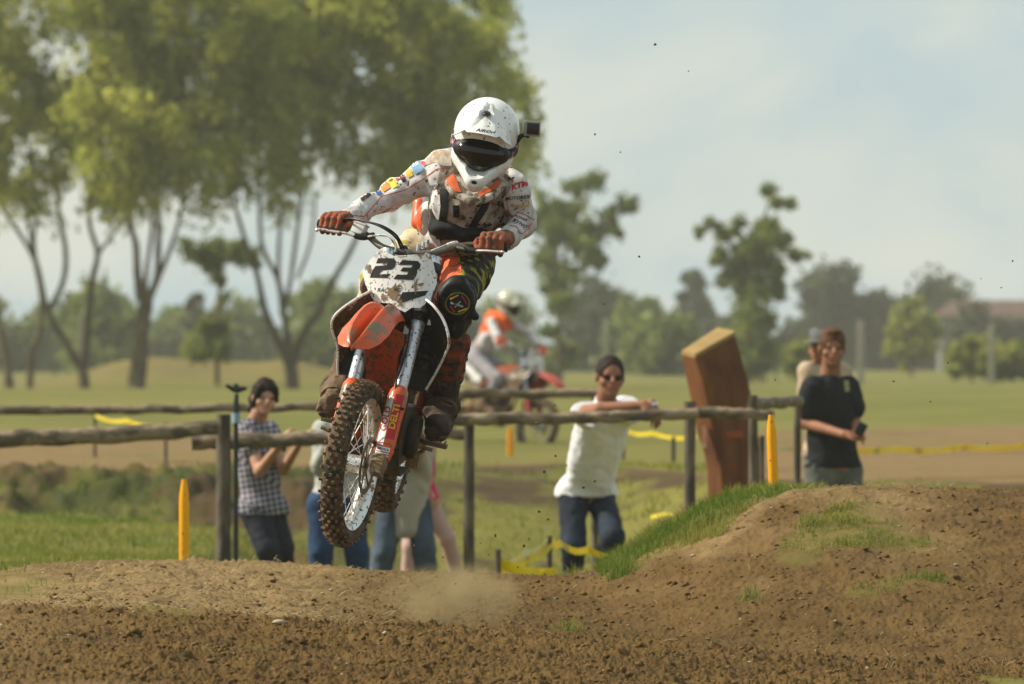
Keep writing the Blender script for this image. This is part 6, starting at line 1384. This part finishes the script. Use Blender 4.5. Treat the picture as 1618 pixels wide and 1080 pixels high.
tape(t1, [(790, 893, 54), (830, 874, 54.5), (866, 856, 55)], 16, M_tapew, 1); tape(t1, [(792, 900, 54), (835, 882, 54.5), (872, 860, 55)], 10, M_tape, 2); tape(t1, [(788, 888, 54), (880, 905, 54.1)], 18, M_tape, 3); tape(t1, [(868, 848, 55), (885, 858, 55.3), (930, 868, 56), (990, 878, 56)], 12, M_tape, 4)
rod(t1, 787, 868, 54, 9); rod(t1, 868, 846, 55, 9); rod(t1, 992, 872, 56, 7)
t2 = empty('barrier_tape', (P(1450, 720, 92)[0], 92, .5)); tag(t2, 'long yellow barrier tape stretched across the field behind the man in black', 'tape', 'yellow barrier tapes')
tape(t2, [(1198, 704, 90), (1290, 705, 90.5)], 9, M_tapew, 5); tape(t2, [(1290, 706, 90.5), (1420, 709, 91), (1520, 706, 92), (1640, 701, 93), (1700, 700, 93)], 9, M_tape, 6)
for px, d in ((1199, 90), (1700, 93)): rod(t2, px, 690, d, 6)
t3 = empty('barrier_tape', (P(200, 665, 84)[0], 84, .4)); tag(t3, 'short yellow barrier tape between the two left fence rails', 'tape', 'yellow barrier tapes'); tape(t3, [(150, 656, 88), (200, 664, 85), (262, 673, 82)], 6, M_tape, 7); rod(t3, 150, 652, 88, 5); rod(t3, 262, 668, 82, 5)
t4 = empty('barrier_tape', (P(1035, 686, 84)[0], 84, .4)); tag(t4, 'faint yellow barrier tape under the arms of the man in white', 'tape', 'yellow barrier tapes'); tape(t4, [(985, 678, 86), (1030, 684, 85), (1100, 690, 84)], 6, M_tape, 8); rod(t4, 1064, 690, 82, 7); rod(t4, 985, 674, 86, 5)
mb = MB(); g_ = ground_at(1052, 824, 47); mb.loft([[(g_[0] - .12, g_[1], g_[2] + .02), (g_[0] - .12, g_[1] + .1, g_[2] + .05)], [(g_[0], g_[1] - .03, g_[2] + .05), (g_[0], g_[1] + .1, g_[2] + .07)], [(g_[0] + .12, g_[1], g_[2] + .03), (g_[0] + .12, g_[1] + .1, g_[2] + .04)]], .002); tag(mb.build('plastic_scrap', M_tape, None), 'scrap of yellow tape lying in the grass left of the mound', 'litter')
# rusty leaning slab with the sunlight on its top painted in as a paler colour
M_slab = mat('rusty_boards', (.180, .066, .020), .85, bump=.010, bs=22, col2=(.085, .030, .010), c2s=7, c2t=.5, c2w=.15, var=.2, vs=3, stretch=(1, 1, .35)); M_slabt = mat('lit_top_board', (.32, .21, .08), .8, var=.15, vs=6)
D0 = 63.0; pr = [(1118, 850, 1210, 850), (1118, 780, 1206, 780), (1117, 745, 1203, 745), (1113, 718, 1202, 718), (1103, 688, 1198, 700), (1095, 650, 1193, 650), (1085, 600, 1182, 600), (1077, 562, 1165, 530)]
mb = MB(); rows = []
for k, (a, b_, c, d_) in enumerate(pr):
    L, R_ = P(a, b_, D0), P(c, d_, D0 + .25); M_ = P(a + (c - a) * .62, b_ if k < 7 else 563, D0 - .28); Bk = P(c - (c - a) * .45, d_ if k < 7 else 524, D0 + .62)
    if k == 7: L, M_, R_, Bk = P(1077, 561, D0), P(1098, 566, D0 - .12), P(1162, 530, D0 + .35), P(1134, 524, D0 + .55)
    else: M_ = P(a + (c - a) * .26, b_ + 1, D0 - .14)
    rows.append([L, M_, R_, Bk])
V = [p for r_ in rows for p in r_]; Fc = []; n = len(rows)
for i in range(n - 1):
    for j in range(4): Fc.append((i * 4 + j, i * 4 + (j + 1) % 4, (i + 1) * 4 + (j + 1) % 4, (i + 1) * 4 + j))
mb.add(V, Fc); x0 = P(1160, 800, D0)[0]; sl = empty('leaning_slab', (x0, D0, gz(x0, D0))); tag(sl, 'tall rust brown wooden slab leaning left behind the fence', 'slab'); mb.build('boards', M_slab, sl, bevel=.01)
mb = MB(); tp = rows[-1]; mb.prism([p + np.array([0, 0, .003]) for p in tp], (0, 0, 1), .03); mb.build('top_board', M_slabt, sl, smooth=False)
mb = MB(); mb.box(P(1113, 690, D0 - .12), (.03, .03, .16)); mb.build('orange_sticker', mat('orange_sticker', (.65, .20, .08), .6, col2=(.6, .55, .5), c2s=30), sl)
mb = MB(); mb.box(P(1150, 686, D0 - .02), (.22, .012, .05)); mb.build('faded_mark', mat('faded_red_mark', (.33, .08, .03), .8), sl)

# ------------------------------------------------------------------ second rider and bike, far behind
def kids(o): return [c for c in bpy.data.objects if c.parent == o]
skip = ('race_number', 'lettering', 'stripe', 'sticker')
M_dull = mat('dull_red_plastic', (.30, .05, .03), .5)
R2, T2 = bike_pose(-55, 14, 9, (850, 673, 103.0))
b2 = BIKE.copy(); COL.objects.link(b2)
M2 = Matrix.Identity(4)
for a in range(3):
    for b_ in range(3): M2[a][b_] = float(R2[a][b_])
M2.translation = Vector(T2.tolist()); b2.matrix_world = M2
for ch in kids(BIKE):
    if ch.name.split('.')[0] in skip: continue
    c = ch.copy(); COL.objects.link(c); c.parent = b2
    if c.name.split('.')[0] in ('front_fender', 'fender_rear', 'fork_guard', 'frame'):
        c.material_slots[0].link = 'OBJECT'; c.material_slots[0].material = M_dull
    for g_ in kids(ch):
        if g_.name.split('.')[0] in skip: continue
        d_ = g_.copy(); COL.objects.link(d_); d_.parent = c
        if d_.name.split('.')[0] in ('rim', 'spokes'):
            d_.material_slots[0].link = 'OBJECT'; d_.material_slots[0].material = M_steel
tag(b2, 'out of focus red dirt bike with round orange handguards on the track behind the fence', 'dirt bike', 'dirt bikes on the track')
W2 = lambda p: T2 + R2 @ np.asarray(p, float)
Ls = [steer(loc(*q)) for q in _h]; M_hg = mat('bright_orange_handguard', (.85, .11, .03), .4)
for e, q in ((Ls[0], Ls[1]), (Ls[3], Ls[2])):
    ax_ = nrm(e - q); c = e - ax_ * .05 + np.array([.06, 0, -.005]); mb = MB(); rows = []
    for t in np.linspace(-1, 1, 9): rows.append([c + ax_ * t * .085 + np.array([-.04 * t * t - .02 * s_ * s_, 0, s_ * .065 * math.sqrt(max(.15, 1 - t * t * .8))]) for s_ in np.linspace(-1, 1, 7)])
    mb.loft(rows, .005); mb.build('handguard', M_hg, b2, local=True)
g0, g1, g2, g3 = [W2(q) for q in Ls]; aR = nrm(g0 - g1); aL = nrm(g3 - g2); F2 = R2 @ np.array([1., 0, 0]); c0, c3 = g0 - aR * .062, g3 - aL * .058
def B2(px, py, y):      # point of the bike's lengthwise plane at sideways offset y that shows at photo pixel (px, py)
    O = R2.T @ (np.array([0, 0, CH]) - T2); d = R2.T @ (P(px, py, 1.0) - np.array([0, 0, CH])); t_ = (y - O[1]) / d[1]; return W2(O + d * t_)
wR_, wL_ = c0 - F2 * .07 + (0, 0, .04), c3 - F2 * .07 + (0, 0, .04)
J = dict(head=B2(804, 484, 0), neck=B2(796, 503, 0), chest=B2(784, 516, 0), belly=B2(773, 534, 0), waist=B2(762, 550, 0), pelvis=B2(752, 562, 0),
         shR=B2(777, 510, -.17), shL=B2(800, 507, .19), elR=B2(790, 546, -.36), elL=B2(836, 528, .42), wrR=wR_, wrL=wL_,
         hipR=B2(752, 568, -.10), hipL=B2(764, 566, .10), knR=B2(786, 600, -.20), knL=B2(806, 596, .20), anR=B2(762, 642, -.22), anL=B2(784, 636, .22), toR=B2(779, 650, -.235), toL=B2(800, 643, .235))
M_j2 = mat('grey_white_jersey', (.50, .48, .48), .8, var=.1); M_j2o = mat('orange_jersey_yoke', (.72, .13, .03), .8); M_g2 = mat('grey_pants', (.26, .25, .27), .8, mud=.3, ms=6)
R2_, J2, P2, B_ = make_rider('out of focus second rider in an orange and grey jersey and pale olive helmet', 'motocross riders', J, F2 + np.array([0, 0, -.25]), (0, 0, 1), .010, M_j2, M_skint, {'R': (c0, aR, F2), 'L': (c3, aL, F2)}, hero=False, pm=[M_g2])
me = J2.data; me.materials.append(M_j2o); Mw = np.array(R2_.matrix_world); zc = J['shR'][2] - .10
cn = np.array([p.center[:] for p in me.polygons]) + Mw[:3, 3]; rel = (cn - J['neck']) @ np.stack([F2, R2 @ np.array([0, 1., 0]), (0, 0, 1)], 1)
mi = ((np.abs(rel[:, 1]) < .20) & (rel[:, 2] > -.16)).astype(int) * (len(me.materials) - 1); me.polygons.foreach_set('material_index', mi.astype(np.int32))
make_helmet(R2_, J['head'] + (0, 0, .01), F2 + np.array([0, 0, -.25]), (0, 0, 1), 1.0, mat('pale_olive_helmet', (.50, .50, .38), .25, coat=.6))

# ------------------------------------------------------------------ flung soil and a puff of dust
rg = np.random.default_rng(12); sp_ = [(738, 870), (746, 884), (760, 858), (772, 876), (783, 846), (828, 862), (836, 851), (852, 808), (866, 820), (905, 806), (917, 793), (922, 770), (940, 760), (895, 735), (878, 720), (860, 745), (848, 668), (876, 640),
       (1412, 602), (1432, 535), (1498, 573), (1470, 634), (1560, 700), (1590, 570), (1550, 440), (1582, 454), (1600, 412), (955, 480), (940, 212), (980, 240), (1035, 70), (1088, 112), (1180, 350), (1010, 405), (935, 468), (818, 896), (700, 880), (683, 905), (655, 862), (720, 922), (598, 884), (1250, 640), (1225, 600)]
ims = []
for k in range(4):
    q = IV * (1 + .16 * rg.normal(size=(len(IV), 1))) * rg.uniform(.7, 1.2, 3)
    ims.append(link_mesh('flying_clod', q * .001, IF, M_clod, None, True, local=True))
for i, (px, py) in enumerate(sp_):
    o = ims[i] if i < 4 else ims[i % 4].copy()
    if i >= 4: COL.objects.link(o)
    d = rg.uniform(33.6, 36.5); o.location = P(px, py, d); sc_ = rg.uniform(2.2, 5.8); o.scale = (sc_, sc_, sc_ * rg.uniform(.7, 1.1)); o.rotation_euler = rg.uniform(0, 3, 3)
    tag(o, 'small dark crumb of soil flying through the air', 'soil crumb', 'soil crumbs flung up by the wheels')
M_dust = bpy.data.materials.new('dust'); M_dust.use_nodes = True; t = M_dust.node_tree; t.nodes.remove(t.nodes['Principled BSDF']); pv = t.nodes.new('ShaderNodeVolumePrincipled'); pv.inputs['Color'].default_value = (.66, .50, .26, 1); pv.inputs['Anisotropy'].default_value = .3
tc_ = t.nodes.new('ShaderNodeTexCoord'); ns = t.nodes.new('ShaderNodeTexNoise'); ns.inputs['Scale'].default_value = 7; ns.inputs['Detail'].default_value = 4; gr_ = t.nodes.new('ShaderNodeTexGradient'); gr_.gradient_type = 'SPHERICAL'
mpp = t.nodes.new('ShaderNodeMapping'); mpp.inputs['Scale'].default_value = (1 / .34, 1 / .42, 1 / .17)
m1 = t.nodes.new('ShaderNodeMapRange'); m1.inputs['From Min'].default_value = .40; m1.inputs['From Max'].default_value = .75
m2 = t.nodes.new('ShaderNodeMath'); m2.operation = 'MULTIPLY'; m3 = t.nodes.new('ShaderNodeMath'); m3.operation = 'MULTIPLY'; m3.inputs[1].default_value = 14.0
t.links.new(tc_.outputs['Object'], mpp.inputs['Vector']); t.links.new(mpp.outputs[0], gr_.inputs['Vector']); t.links.new(tc_.outputs['Object'], ns.inputs['Vector']); t.links.new(ns.outputs['Fac'], m1.inputs['Value'])
t.links.new(gr_.outputs['Fac'], m2.inputs[0]); t.links.new(m1.outputs[0], m2.inputs[1]); t.links.new(m2.outputs[0], m3.inputs[0]); t.links.new(m3.outputs[0], pv.inputs['Density']); t.links.new(pv.outputs[0], t.nodes['Material Output'].inputs['Volume'])
mb = MB(); mb.ball((0, 0, 0), (.35, .43, .175), 24); o = mb.build('dust_cloud', M_dust, None, local=True); o.location = P(716, 945, 37.2); tag(o, kind='stuff')
